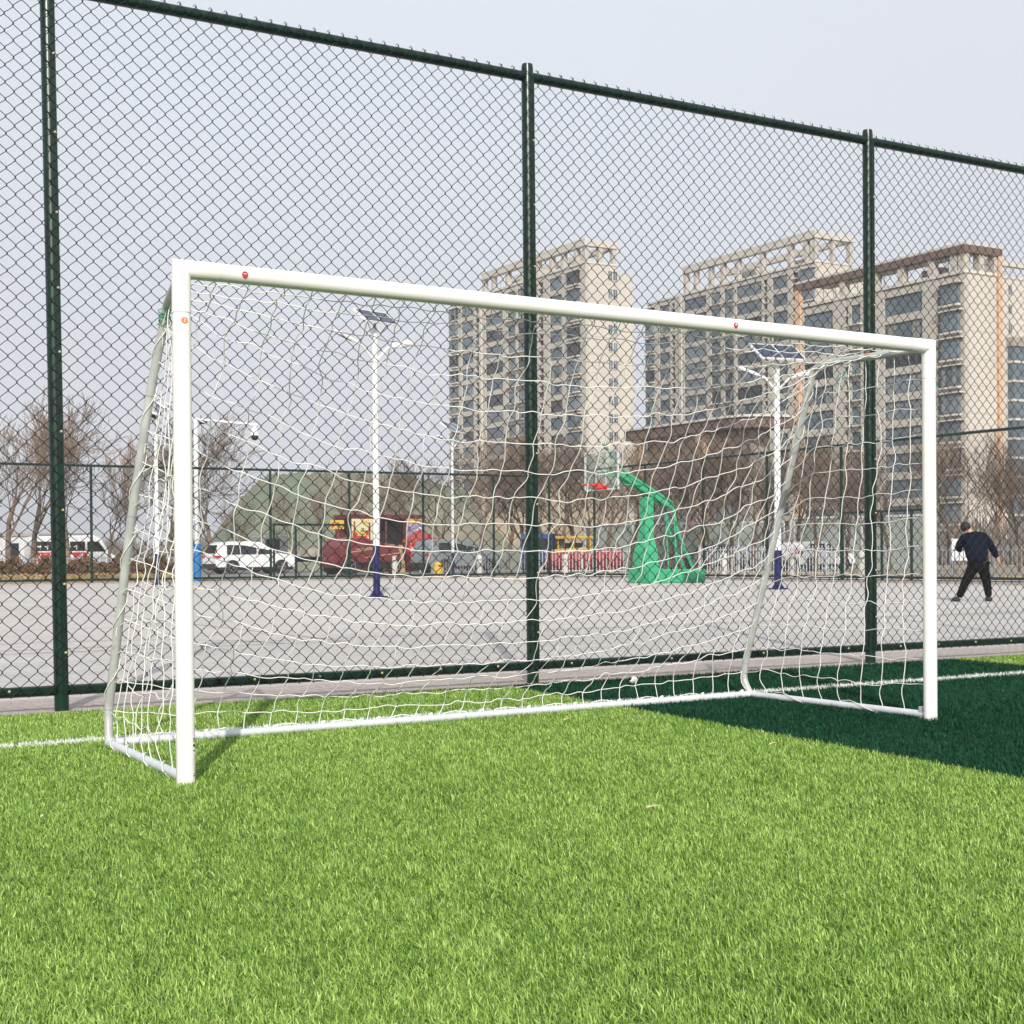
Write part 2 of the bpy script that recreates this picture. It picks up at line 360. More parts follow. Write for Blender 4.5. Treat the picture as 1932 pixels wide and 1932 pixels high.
# ------------------------------------------------------------------ turf blades (real geometry)
def make_blades():
    n = 1250000
    T0, T1 = 2.0, 15.5
    u = rng.random(n); e = .7
    t = (T0**e + u*(T1**e - T0**e))**(1/e)
    a = rng.uniform(-.47, .47, n)
    fw = np.array([math.sin(YAW), math.cos(YAW)]); rt = np.array([math.cos(YAW), -math.sin(YAW)])
    x = CAM[0] + t*(fw[0] + rt[0]*a); y = CAM[1] + t*(fw[1] + rt[1]*a)
    ok = (y < edge(x)-.004) & (y > CAM[1]+.3)
    # keep the post feet clear
    for px in (0.0, 4.0): ok &= ((x-px)**2 + y**2) > .033**2
    x, y, t = x[ok], y[ok], t[ok]; n = len(x)
    sc = 1 + np.clip((t-3.5)/9, 0, 1)*.9
    # tufts: pull roots towards nearby tuft centres (tufting rows)
    h = rng.uniform(.015, .034, n)*(1+.15*np.clip((t-4)/8, 0, 1)); w = rng.uniform(.0008, .0015, n)*sc
    # slowly varying lay of the pile
    def fld(s, ph): return np.sin(x*s*1.3+ph+1.7*np.sin(y*s*.8+ph*2)) * np.cos(y*s*1.1-ph+1.3*np.sin(x*s*.6))
    lay = .3*fld(1.3, .3) + .35*fld(6.7, 1.9) + .8*fld(31., 4.1)
    ang = 2.4 + lay*1.3 + rng.normal(0, 1.35, n)
    lean = np.clip(rng.normal(.85, .40, n) + .08*fld(2.1, 5.) + .05*fld(13., 2.), .1, 1.5)
    dx, dy = np.cos(ang), np.sin(ang)
    fa = ang + PI/2 + rng.normal(0, .6, n); wx, wy = np.cos(fa), np.sin(fa)
    st = lambda k, s, wf: np.stack([x + dx*h*s*k + wx*w*wf, y + dy*h*s*k + wy*w*wf], 1)
    s1 = np.sin(lean*.5); c1 = np.cos(lean*.5); s2 = np.sin(lean); c2 = np.cos(lean)
    z0 = np.zeros(n)-.001
    m_x = x+dx*h*.55*s1; m_y = y+dy*h*.55*s1; m_z = h*.55*c1
    e_x = m_x+dx*h*.5*s2; e_y = m_y+dy*h*.5*s2; e_z = m_z+h*.5*c2*rng.uniform(.5,1,n)
    V = np.empty((n, 5, 3))
    V[:,0] = np.stack([x-wx*w*.8, y-wy*w*.8, z0], 1); V[:,1] = np.stack([x+wx*w*.8, y+wy*w*.8, z0], 1)
    V[:,2] = np.stack([m_x+wx*w, m_y+wy*w, m_z], 1); V[:,3] = np.stack([m_x-wx*w, m_y-wy*w, m_z], 1)
    V[:,4] = np.stack([e_x, e_y, e_z], 1)
    tone = np.clip(.44 + .05*fld(.9, 2.) + .03*fld(11., .8) + rng.normal(0, .32, n), 0, 1)
    yl = line_y(x); white = np.abs(y-yl) < .060 + rng.normal(0, .004, n)
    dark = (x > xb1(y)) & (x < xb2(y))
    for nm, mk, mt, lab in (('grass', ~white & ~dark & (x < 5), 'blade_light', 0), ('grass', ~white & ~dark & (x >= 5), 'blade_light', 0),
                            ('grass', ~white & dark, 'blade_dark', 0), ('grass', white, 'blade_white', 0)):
        v = V[mk].reshape(-1, 3); k = int(mk.sum())
        if not k: continue
        b = np.arange(k)*5
        F = np.concatenate([np.stack([b, b+1, b+2], 1), np.stack([b, b+2, b+3], 1), np.stack([b+3, b+2, b+4], 1)])
        me = np_mesh(nm, v, F, mt, False, np.repeat(tone[mk], 5))
        tag(link_mesh(nm, me), kind='stuff')
make_blades()

# litter on the turf
def leaf(x, y, rz, L_, label, col='dry_leaf'):
    m = MB(); n = 7; V = []
    for i in range(n+1):
        t = i/n; w_ = .0045*math.sin(PI*(.06+.9*t)); V += [((t-.5)*L_, -w_, .034+.006*math.sin(t*3)), ((t-.5)*L_, w_, .036+.006*math.sin(t*3+.4))]
    m.add(V, [(2*i,2*i+2,2*i+3,2*i+1) for i in range(n)]); o = m.build('dry_leaf', col); o.location = (x, y, 0); o.rotation_euler = (0,0,rz); tag(o, label, 'leaf', 'dry leaves on the turf')
M['dry_leaf'] = mat('dry_leaf', (.50,.42,.24), .8, var=.2, scale=60)
q = back(1073, 1359, z=.03); leaf(q[0], q[1], .3, .09, 'dry straw coloured leaf on the bright turf just in front of the ground bar')
q = back(1239, 1525, z=.03); leaf(q[0], q[1], -.2, .075, 'pale dry leaf on the bright turf in the right foreground')
q = back(1462, 1405, z=.03); leaf(q[0], q[1], .1, .07, 'thin pale leaf lying on the dark turf')
q = back(81, 1543, z=.03); leaf(q[0], q[1], .8, .03, 'small tan leaf on the bright turf left of the left goal post')
q = back(1194, 1285, z=.03); m = MB(); m.ball((0,0,.03), .026, 7, (1.1,.8,.7)); o = m.build('paper_scrap', 'car_white'); o.location = (q[0], q[1], 0)
for v in o.data.vertices: v.co *= 1+.35*math.sin(v.index*7.3)
tag(o, 'crumpled white paper scrap on the dark turf behind the net', 'litter')
# ------------------------------------------------------------------ near chain link fence
FY = lambda x: 3.035 + .008*x
HF = 4.17; PX = [-2.914, .255, 3.424, 6.566, 9.72, 12.87]
fence = empty('chain_link_fence', (PX[1], FY(PX[1]), 0))
tag(fence, 'tall dark green chain link fence with round posts standing right behind the goal', 'fence')
fence_off = Vector(fence.location)
def fpart(mb, name, mats, smooth=False, parent=None, bevel=0):
    o = mb.build(name, mats, parent or fence, smooth=smooth, bevel=bevel)
    if parent is None: o.location = -fence_off
    return o
for k, x in enumerate(PX):
    m = MB(); lean = -.045 if k == 1 else (-.01 if k == 2 else 0)
    m.tube([(x, FY(x), -.05), (x+lean, FY(x), HF+.02), (x+lean, FY(x), HF+.05)], [.041, .041, .036], 20)
    # clamping strip and base
    post = fpart(m, 'post', 'green_metal', 'auto')
    m = MB(); m.bar((x+.012, FY(x)-.043, .13), (x+.012+lean, FY(x)-.043, HF-.03), .03, .006, up=(0,1,0))
    o = m.build('clamp_strip', 'green_metal', post)
    m = MB()
    for z in np.arange(.35, HF-.1, .42):
        m = MB(); m.ball((x+.018+lean*z/HF, FY(x)-.049, z+random.uniform(-.04,.04)), .0085, 6); m.build('bolt', 'bolt', post, smooth=True)
m = MB(); m.tube([(x, FY(x), HF-.035) for x in (PX[0]-.02, *PX[1:-1], PX[-1])], .034, 16); fpart(m, 'top_rail', 'green_metal', 'auto')
for i in range(len(PX)-1):
    a, b = PX[i]+.04, PX[i+1]-.04
    m = MB(); m.tube([(a, FY(a), .128), (b, FY(b), .128)], .030, 16); br = fpart(m, 'bottom_rail', 'green_metal', 'auto')
    m = MB(); m.bar((a, FY(a)-.036, .135), (b, FY(b)-.036, .135), .006, .032); m.build('clamp_strip', 'green_metal', br)
    m = MB()
    for x in np.arange(a+.25, b-.1, .43): m = MB(); m.ball((x, FY(x)-.042, .135+random.uniform(-.004,.004)), .0085, 6); m.build('bolt', 'bolt', br, smooth=True)
def link_panel(x0, x1, parent):
    pitch = .0955; w = pitch/2; nW = int(round((x1-x0)/w)); w = (x1-x0)/nW
    nz = int((HF+.01-.105)/pitch*2); z0 = .105
    base = []
    for j in range(nz+1):
        sgn = -1 if j % 2 == 0 else 1; z = z0 + j*pitch/2
        over = .0035
        base.append((sgn*(w/2+over)-sgn*.004, z-.0052*1.0, -.0030*sgn)); base.append((sgn*(w/2+over), z, 0)); base.append((sgn*(w/2+over)-sgn*.004, z+.0052, .0030*sgn))
        if j < nz:   # slight belly of the strand
            base.append((-sgn*.0005, z+pitch/4+ (.0022 if sgn > 0 else -.0015), .0015))
    B_ = np.array(base)
    paths = np.empty((nW, len(B_), 3))
    for k in range(nW):
        s = 1 if k % 2 == 0 else -1
        xc = x0 + (k+.5)*w
        wav = .0016*np.sin(B_[:,1]*3.1+k*.13+x0) 
        paths[k,:,0] = xc + s*B_[:,0] + wav; paths[k,:,2] = B_[:,1] + .002*math.sin(xc*2.3); paths[k,:,1] = FY(xc) - .048 + s*B_[:,2] - .006*np.sin(B_[:,1]*1.4)*math.sin((xc-x0)/(x1-x0)*PI)
    V, F = tubes_np(paths, .0024, 5)
    # twisted ends along the top
    tips = []
    for k in range(0, nW, 2):
        xc = x0+(k+1)*w; z = HF+.004; y = FY(xc)-.045
        tips.append([(xc-.018, y, z-.012), (xc, y+.02, z+.010), (xc+.022, y+.045, z+.004+.008*random.random())])
    V2, F2 = tubes_np(np.array(tips), .0019, 4)
    F2 = F2+len(V); V = np.concatenate([V, V2]); F = np.concatenate([F, F2])
    return link_mesh('wire_mesh', np_mesh('wire_mesh', V-np.array(fence_off), F, 'wire', True), parent)
for i in range(len(PX)-1): link_panel(PX[i], PX[i+1], fence)

# ------------------------------------------------------------------ goal
W, H = 4.0, 2.0; RP = .0355
goal = empty('football_goal', (0, 0, 0))
tag(goal, 'white tubular football goal with loose white net on green turf', 'goal')
def mitre_frame():
    # posts and crossbar as separate tubes, joined by mitred corner pieces
    ZL, ZR = 1.989, 1.955; zc = ZL
    def post(x, d):
        zc = ZL if d == 1 else ZR; m = MB(); m.tube([(x, 0, -.01), (x, 0, zc-.17)], RP, 28); return m
    pl = post(0, 1).build('post', 'white_paint', goal, smooth='auto'); pr = post(W, -1).build('post', 'white_paint', goal, smooth='auto')
    m = MB(); m.tube([(.145, 0, ZL), (W-.145, 0, ZR)], RP, 28); cb = m.build('crossbar', 'white_paint', goal, smooth='auto')
    for x, d in ((0, 1), (W, -1)):
        zc = ZL if d == 1 else ZR; n = 28; V = []; F = []
        # section: mitre plane z-zc = d*(x-xc) mirrored ; outer side (away from goal) is higher
        V = []
        for j in range(n):
            a = 2*PI*j/n; ca, sa = math.cos(a)*(RP+.0012), math.sin(a)*(RP+.0012)
            zz = zc - d*ca
            V += [(x+ca, sa, zc-.1685), (x+ca, sa, zz), (x+d*.1465, sa, zz)]
        for j in range(n):
            k = (j+1) % n
            F += [(j*3, k*3, k*3+1, j*3+1), (j*3+1, k*3+1, k*3+2, j*3+2)]
        mm = MB().add(V, F); mm.build('corner_joint', 'white_paint', goal, smooth='auto')
    return pl, pr, cb
pl, pr, cb = mitre_frame()
YL, YR = 1.28, 1.46; RS = .0205
def smooth_path(pts, r=.09, n=6):
    P = [Vector(p) for p in pts]; out = [P[0]]
    for i in range(1, len(P)-1):
        a = P[i] + (P[i-1]-P[i]).normalized()*min(r, (P[i-1]-P[i]).length*.45); b = P[i] + (P[i+1]-P[i]).normalized()*min(r, (P[i+1]-P[i]).length*.45)
        for k in range(n+1):
            t = k/n; out.append(a*(1-t)**2 + P[i]*2*t*(1-t) + b*t*t)
    return out + [P[-1]]
stayR = [(4.0, .02, 1.945), (4.0, .87, 1.960), (4.0, 1.535, .13), (4.0, YR, .024)]
stayL = [(.0, .02, 1.965), (.20, .82, 1.99), (.155, .93, 1.62), (.10, 1.07, 1.03), (.055, 1.31, .16), (.05, YL, .024)]
SP = {}
for nm, st, x0, yb in (('R', stayR, 4.0, YR), ('L', stayL, .05, YL)):
    path = smooth_path(st, .09 if nm == 'R' else .06); SP[nm] = path
    m = MB(); m.tube(path, RS, 14); fr = m.build('back_stay', 'grey_steel', goal, smooth='auto')
    # sleeve joints
    m = MB()
    for q in ((.42), (.55), (.8)):
        i = int(len(path)*q); p = path[i]; d = (path[min(i+1, len(path)-1)]-path[i-1]).normalized(); m.tube([p-d*.002, p+d*.002], RS+.0008, 12)
    m.build('sleeve', 'rail_grey', fr)
    xa = 0 if nm == 'L' else W
    m = MB(); m.tube([(xa, .03, .026), (x0, yb, .024)], RS, 14); m.build('ground_bar', 'pale_steel', goal, smooth='auto')
    m = MB(); m.box((xa, .055, .03), (.035, .03, .075)); m.build('foot_bracket', 'grey_steel', goal, bevel=.004)
m = MB(); m.tube([(.05, YL, .024), (2.0, (YL+YR)/2-.005, .022), (4.0, YR, .024)], RS+.001, 14); m.build('ground_bar', 'pale_steel', goal, smooth='auto')
m = MB()
for x in np.arange(.2, 3.95, .31): m.tube([(x, YL+(YR-YL)*x/4-.0, .046), (x+.02, YL+(YR-YL)*x/4, .052)], .006, 6)
m.build('net_hook', 'white_paint', goal)

def disc(c, r, nrm_y=-1, t=.002, n=20, name='sticker', mt='red_sticker', parent=None):
    m = MB(); m.tube([(c[0], c[1], c[2]), (c[0], c[1]+nrm_y*t, c[2])], r, n); return m.build(name, mt, parent)
def text_mesh(txt, size, loc, rot, mt, parent, name='lettering', ext=.0006):
    cu = bpy.data.curves.new('t', 'FONT'); cu.body = txt; cu.size = size; cu.align_x = 'CENTER'; cu.align_y = 'CENTER'; cu.extrude = ext
    o = bpy.data.objects.new('t', cu); COL.objects.link(o); bpy.context.view_layer.update()
    me = bpy.data.meshes.new_from_object(o.evaluated_get(bpy.context.evaluated_depsgraph_get())); bpy.data.objects.remove(o)
    me.materials.clear(); me.materials.append(M[mt]); q = link_mesh(name, me, parent); q.location = loc; q.rotation_euler = rot; return q
vx = math.atan2(1.78, 5.54)
s1 = disc((.245, -RP+.0005, 1.985), .0125, parent=cb); 
m = MB(); m.box((.245, -RP-.0022, 1.987), (.012,.0008,.0025)); m.build('mark', 'lettering', s1)
s2 = disc((2.69, -RP+.0005, 1.965), .0125, parent=cb); m = MB(); m.box((2.69, -RP-.0022, 1.966), (.012,.0008,.003)); m.box((2.692,-RP-.0022,1.970),(.004,.0008,.005)); m.build('mark', 'lettering', s2)
s3 = disc((.0, -RP+.0008, 1.788), .0125, mt='orange_sticker', parent=pl); text_mesh('2', .021, (0, -RP-.0016, 1.788), (PI/2,0,0), 'lettering', s3)
text_mesh('10', .036, (4.0-RS-.0008, .43, 1.972), (PI/2,0,-PI/2), 'orange_sticker', goal, name='number_marking')
disc((W+.032, -.012, 1.76), .010, mt='green_cord', name='plug', parent=pr, t=.006)
# specification label at the foot of the left post
def spec_label():
    a0 = math.radians(-52); R0 = RP+.0006
    def strip(z0, z1, a, b, mt, nm, par, R=R0):
        m = MB(); n = 5; V = []
        for i in range(n+1):
            t = a+(b-a)*i/n; V += [(R*math.cos(t), R*math.sin(t), z0), (R*math.cos(t), R*math.sin(t), z1)]
        m.add(V, [(i*2, i*2+2, i*2+3, i*2+1) for i in range(n)]); return m.build(nm, mt, par)
    lab = strip(.03, .185, a0-.12, a0+.55, 'lettering', 'label', pl)
    for z, h in ((.178,.005),(.170,.004),(.150,.010),(.133,.004),(.036,.005),(.045,.003)): strip(z, z+h, a0-.08, a0+.35, 'black', 'print', lab, R0+.0005)
    for i in range(10): strip(.058+i*.0065, .0595+i*.0065, a0-.06, a0+.3, 'rail_grey', 'print', lab, R0+.0005)
spec_label()

# --- net
def path_sampler(pts):
    P = np.array([tuple(p) for p in pts]); d = np.r_[0, np.cumsum(np.linalg.norm(np.diff(P, axis=0), axis=1))]
    def f(t):
        s = np.clip(t, 0, 1)*d[-1]; return np.array([np.interp(s, d, P[:,k]) for k in range(3)])
    return f
fL, fR = path_sampler(SP['L']), path_sampler(SP['R'])
def center_profile(t, yb):
    # straight hang from the crossbar to the ground bar with a belly near the bottom
    pts = np.array([(0,.02,1.955),(.10,.14,1.90),(.2,.27,1.73),(.33,.44,1.40),(.45,.60,1.12),(.58,.78,.80),(.70,.95,.53),(.80,1.10,.32),(.88,1.26,.20),(.95,1.34,.10),(1,1.33,.03)])
    return np.array([np.interp(t, pts[:,0], pts[:,1])*yb/1.33, np.interp(t, pts[:,0], pts[:,2])])
def wob(k): return np.array([rng.normal(0, .006), rng.normal(0, .007), rng.normal(0, .004)])
NC, NR = 30, 20
G = np.empty((NC, NR, 3))
for i in range(NC):
    u = i/(NC-1); x = .02 + 3.96*u; yb = YL + (YR-YL)*u
    dl = x; dr = W-x
    wl = max(0, 1-dl/1.5)**2.0; wr = max(0, 1-dr/1.9)**1.9
    for j in range(NR):
        t = j/(NR-1); cy_, cz_ = center_profile(t, yb)
        pos = np.array([x, cy_, cz_])
        q = fL(t); q2 = np.array([x + (q[0]-.02)*1.0, q[1], q[2]]); pos = pos*(1-wl) + q2*wl
        q = fR(t); q2 = np.array([x, q[1], q[2]]); pos = pos*(1-wr) + q2*wr
        sag = .035*math.sin(PI*u)*math.sin(PI*t)
        pos[2] -= sag
        if 0 < j < NR-1 and 0 < i < NC-1:
            pos += wob(0); pos[0] += .010*math.sin(t*9+i*.9) + .016*math.sin(j*2.3+i*.35)*min(1, 1.6*t) + .035*math.sin(t*2.2+.5)*(1 if u > .1 else .3)
        G[i, j] = pos
def strands(Glist, r, n=5, sub=6, slack=.006):
    Vs = []; Fs = []; c = 0
    for line in Glist:
        P = np.array(line); out = []
        ph = rng.uniform(0, 6, 6)
        for a in range(len(P)-1):
            p0 = P[max(a-1, 0)]; p1 = P[a]; p2 = P[a+1]; p3 = P[min(a+2, len(P)-1)]
            L_ = np.linalg.norm(p2-p1); off = rng.normal(0, slack*L_/.15, 3)*np.array([1,1,.8]); off2 = rng.normal(0, slack*.6*L_/.15, 3)
            for k in range(sub):
                t = k/sub
                q = .5*((2*p1)+(-p0+p2)*t+(2*p0-5*p1+4*p2-p3)*t*t+(-p0+3*p1-3*p2+p3)*t**3)
                q = q + off*math.sin(PI*t) + off2*math.sin(2*PI*t); out.append(q)
        out.append(P[-1]); V, F = tubes_np(np.array([out]), r, n)
        Vs.append(V); Fs.append(F+c); c += len(V)
    return np.concatenate(Vs), np.concatenate(Fs)
V, F = strands([G[i] for i in range(NC)] + [G[:, j] for j in range(1, NR-1)], .0023)
net = link_mesh('net', np_mesh('net', V, F, 'cord', True), goal)
# knots
kn = MB()
for i in range(1, NC-1):
    for j in range(1, NR-1): kn.ball(G[i, j], .0046, 5)
def side(f, xa, n=11, nz=14, name='net'):
    Gs = np.empty((n, nz, 3))
    for i in range(n):
        s = i/(n-1)
        # top anchor: along the stay path 0..~.3 then down; bottom: along ground bar
        tt = s*.36 + .0*s; top = f(tt) if s > 0 else np.array([xa, .03, 1.93])
        bot = np.array([xa + (f(1.)[0]-xa)*s, .03 + (f(1.)[1]-.03)*s, .035])
        if i == n-1:
            for j in range(nz): Gs[i, j] = f(.36 + .64*j/(nz-1))
            continue
        for j in range(nz):
            t = j/(nz-1); p = top*(1-t) + bot*t
            # belly of the profile towards the stay for outer columns
            ys = f(.36+.64*t)[1]; p[1] = p[1]*(1-s**1.5) + (ys*s)*s**1.5
            if 0 < j < nz-1: p += np.array([rng.normal(0,.006) + .025*math.sin(PI*s)*math.sin(t*5), rng.normal(0,.005), rng.normal(0,.005) - .025*math.sin(PI*s)])
            Gs[i, j] = p
    V, F = strands([Gs[i] for i in range(n)] + [Gs[:, j] for j in range(1, nz-1)], .0023, slack=.006)
    for i in range(1, n-1):
        for j in range(1, nz-1): kn.ball(Gs[i, j], .0045, 5)
    return link_mesh(name, np_mesh(name, V, F, 'cord', True), goal)
side(fL, 0.0, 9); side(fR, W, 10)
# lacing of the net round stays and ground bars
def lace(f, n, t0, t1, mt='cord', nm='lacing'):
    pts = []
    for k in range(n*8+1):
        t = t0+(t1-t0)*k/(n*8); p = f(t); a = 2*PI*k/8
        d = f(min(1, t+.01))-f(max(0, t-.01)); d /= np.linalg.norm(d)+1e-9; X = np.array([1.,0,0]); Y = np.cross(d, X); Y /= np.linalg.norm(Y)+1e-9
        pts.append(p + (X*math.cos(a)+Y*math.sin(a))*(RS+.006))
    V, F = tubes_np(np.array([pts]), .0023, 5); return link_mesh(nm, np_mesh(nm, V, F, mt, True), goal)
lace(fL, 6, .3, .97); lace(fR, 3, .25, .5)
gb = path_sampler([(.05, YL, .03), (4.0, YR, .03)]); lace(gb, 11, 0, .9)
lace(path_sampler([(0,.03,.03),(.05,YL,.03)]), 4, 0.05, 1); lace(path_sampler([(4,.03,.03),(4,YR,.03)]), 2, .1, .9)
# green knots of string tied to the frame
def stringy(c, n, r, nm):
    paths = []
    for k in range(n):
        p = np.array(c) + rng.normal(0, .012, 3); q = [p.copy()]
        d = rng.normal(0, 1, 3)
        for i in range(7): d = d*.6+rng.normal(0, .8, 3); d[2] -= .35; p = p + d/np.linalg.norm(d)*r/4; q.append(p.copy())
        paths.append(q)
    V, F = tubes_np(np.array(paths), .0022, 4); o = link_mesh(nm, np_mesh(nm, V, F, 'green_cord', True)); return o
qL = fL(.30)
tag(stringy((qL[0]-.01, qL[1]-.03, qL[2]+.0), 11, .045, 'string_knot'), 'tangled green string tied high on the left back stay of the goal', 'string')
tag(stringy((4.0, .62, 1.90), 6, .08, 'string_knot'), 'green string hanging under the top right side arm of the goal', 'string')
tag(stringy((.01, .22, .025), 4, .05, 'string_knot'), 'short green string lying on the turf beside the left ground bar', 'string')

# ------------------------------------------------------------------ far fences
def far_fence(a, b, h, ucols, label, gates=()):
    a = Vector(a); b = Vector(b); d = (b-a); Lg = d.length; u = d/Lg
    root = empty('chain_link_fence', a); tag(root, label, 'fence', 'court fences in the distance')
    def P(s, z): p = u*s; return (p.x, p.y, z)
    def S_(col):   # where the sight line of a photo column meets the fence line
        q = ray(col, 1050); M2 = Matrix(((u.x, -q[0]), (u.y, -q[1]))); r = M2.inverted() @ Vector((CAM[0]-a.x, CAM[1]-a.y)); return r[0]
    ss = [S_(c) for c in ucols]
    for s in ss: m = MB(); m.tube([P(s, 0), P(s, h)], .05, 8); m.build('post', 'green_metal', root)
    m = MB(); m.tube([P(0, h), P(Lg, h)], .045, 8); m.build('top_rail', 'green_metal', root)
    m = MB(); m.tube([P(0, .17), P(Lg, .17)], .04, 8); m.build('bottom_rail', 'green_metal', root)
    pitch = .12; segs = []
    hz = h-.2
    for k in range(int((Lg+hz)/pitch)):
        s0 = k*pitch-hz
        for sg in (1, -1):
            pa, pb = s0, s0+hz; za, zb = (.2, h) if sg == 1 else (h, .2)
            if pa < 0: za += (zb-za)*(-pa/hz); pa = 0
            if pb > Lg: zb = za + (zb-za)*((Lg-pa)/(pb-pa)) if pb > pa else zb; pb = Lg
            if pb-pa > .05: segs.append([P(pa, za), P(pb, zb)])
    V, F = tubes_np(np.array(segs), .0034, 3)
    link_mesh('wire_mesh', np_mesh('wire_mesh', V, F, 'wire_far', False), root)
    for cols, gh in gates:
        g = [S_(c) for c in cols]
        for s in g: m = MB(); m.tube([P(s, .1), P(s, gh)], .045, 6); m.build('gate_post', 'green_metal', root)
        m = MB(); m.tube([P(g[0], gh), P(g[-1], gh)], .045, 6); m.build('gate_bar', 'green_metal', root)
    return root
far_fence(A, B, 4.2, [-190, -10, 173, 345, 511, 660, 799, 932, 1014], 'long left green mesh fence closing the far side of the court, with a gate', gates=(([517, 558, 606, 657], 2.15),))
far_fence(B, D_, 4.25, [1037, 1122, 1218, 1328, 1448, 1588, 1752, 1950, 2190], 'right green mesh fence closing the court under the tower blocks', gates=(([1590, 1664, 1720, 1751], 2.15),))

# ------------------------------------------------------------------ lamp posts
def solar_lamp(u, s, h, label, blue=2.0, r=.055, panel=True, rz=0.4, z=0.0, psc=1.0):
    p = at(u, s, z); root = empty('street_lamp', p, rz); tag(root, label, 'lamp post', 'solar lamp posts round the court')
    m = MB(); m.box((0,0,.02), (.34,.34,.04)); m.build('base_plate', 'blue_paint', root)
    m = MB()
    for a in range(4):
        an = a*PI/2+PI/4; m.prism([(.05,.04),(.16,.04),(.05,.20)], -.006, .006, M4=Matrix.Rotation(an, 4, 'Z'))
    m.build('gusset', 'blue_paint', root)
    m = MB(); m.tube([(0,0,.03), (0,0,blue)], r*1.25, 14); m.build('sleeve', 'blue_paint', root, smooth='auto')
    m = MB(); m.tube([(0,0,blue), (0,0,h)], [r*1.15, r*.95], 14); pole = m.build('pole', 'lamp_white', root, smooth='auto')
    for sg in (-1, 1):
        m = MB(); m.tube([(0,0,h-.75), (sg*.35,0,h-.42), (sg*.62,0,h-.33)], .028, 8); arm = m.build('arm', 'lamp_white', root, smooth='auto')
        m = MB(); m.box((0,0,0), (.52,.24,.07)); hd = m.build('lamp_head', 'lamp_white', root, bevel=.02)
        hd.location = (sg*.82, 0, h-.27); hd.rotation_euler = (.35, -sg*.28, 0)
        m = MB(); m.box((sg*.05,0,-.039), (.34,.2,.012)); m.build('lamp_glass', 'black', hd)
    if panel:
        m = MB(); m.box((0,0,0), (1.25,.72,.035), mi=0); pn = m.build('solar_panel', 'panel_blue', root)
        pn.location = (0, -.05, h+.22); pn.rotation_euler = (.62, 0, 0); pn.scale = (psc, psc, 1)
        m = MB()
        for x in (-.625, 0, .625): m.box((x,0,0), (.03,.74,.045))
        for y in (-.36, .36): m.box((0,y,0), (1.27,.03,.045))
        m.build('panel_frame', 'lamp_white', pn)
        m = MB(); m.tube([(0,0,h-.02), (0,-.03,h+.2)], .03, 8); m.bar((-.45,-.1,h+.1),(.45,-.1,h+.1),.03); m.tube([(0,0,h-.3),(.3,-.1,h+.1)],.015,6); m.tube([(0,0,h-.3),(-.3,-.1,h+.1)],.015,6); m.build('bracket', 'grey_steel', root)
    return root
solar_lamp(711, 87, 5.85, 'white solar lamp post with dark blue base, seen through the left half of the goal', blue=1.13, r=.062, rz=.3, psc=.72)
solar_lamp(1468, 75.5, 5.7, 'white solar lamp post with dark blue base beside the right back stay', blue=.98, r=.075, rz=-.15)
solar_lamp(855, 46.5, 5.9, 'thin white lamp post at the far fence just left of the left tower', blue=1.05, r=.05, rz=.6)
solar_lamp(297, 56, 5.9, 'white lamp post with blue base seen through the left side net', blue=1.05, r=.06, rz=1.2)
# camera pole with blue padding
p = at(372, 50); cp = empty('camera_pole', p, -.12); tag(cp, 'white pole with bright blue padded foot and a long arm carrying a dome camera', 'camera pole')
m = MB(); m.tube([(0,0,0),(0,0,6.2)], .085, 12); m.build('pole', 'lamp_white', cp, smooth='auto')
m = MB(); m.tube([(0,0,0),(0,0,1.45)], .15, 14); m.build('padding', 'blue_pad', cp, smooth='auto', bevel=.02)
m = MB(); m.tube([(-.1,0,6.15),(2.35,0,6.0)], .045, 8); m.build('arm', 'lamp_white', cp, smooth='auto')
m = MB(); m.tube([(2.25,0,6.0),(2.25,0,5.82)], .04, 8); m.tube([(2.25,0,5.85),(2.25,0,5.58)], [.13,.17], 12); m.build('camera_housing', 'lamp_white', cp, smooth='auto')
m = MB(); m.ball((2.25,0,5.54), .145, 10); m.build('dome', 'black', cp, smooth=True)
m = MB(); m.box((.28,0,6.02), (.3,.12,.1)); m.tube([(.2,0,6.12),(.2,0,6.3)], .02, 6); m.build('bullet_camera', 'black', cp, bevel=.01)

# ------------------------------------------------------------------ basketball hoop
hp = empty('basketball_hoop', at(1216, 60.0), .0); tag(hp, 'green basketball stand with glass backboard and red rim at the far court end', 'basketball hoop')
m = MB(); m.box((.98,0,.22), (2.05,1.05,.42)); m.box((.05,0,.24),(.55,1.15,.47)); m.build('base', 'green_hoop', hp, bevel=.03)
m = MB(); V = []
for z, hx, hy, cx in ((.46,.29,.34,.05),(1.05,.25,.29,.05),(1.4,.17,.19,.08),(2.72,.155,.16,.10)):
    V += [(cx-hx,-hy,z),(cx+hx,-hy,z),(cx+hx,hy,z),(cx-hx,hy,z)]
F = [(i*4+j, i*4+(j+1)%4, i*4+4+(j+1)%4, i*4+4+j) for i in range(3) for j in range(4)] + [(3,2,1,0),(12,13,14,15)]
m.add(V, F); m.build('column', 'green_hoop', hp, bevel=.015)
m = MB()
for y in (-.14, .14):
    m.bar((.95,y,2.42), (-1.0,y,3.42), .09, .13); m.bar((1.0,y,2.55), (-.85,y,3.5), .05, .07); 
    m.bar((-1.0,y,3.42), (-1.55,y,3.42), .07, .1)
for k in range(7):
    x = .9-k*.3; z = 2.45+(.95-x)*.513; m.bar((x,-.14,z),(x,.14,z+.0), .05)
m.build('arm', 'green_hoop', hp)
m = MB(); m.bar((-.6,0,3.35),(-1.5,0,4.35),.035); m.bar((-.2,.2,3.1),(-1.52,.5,3.05),.035); m.bar((-.2,-.2,3.1),(-1.52,-.5,3.05),.035); m.build('brace', 'green_hoop', hp)
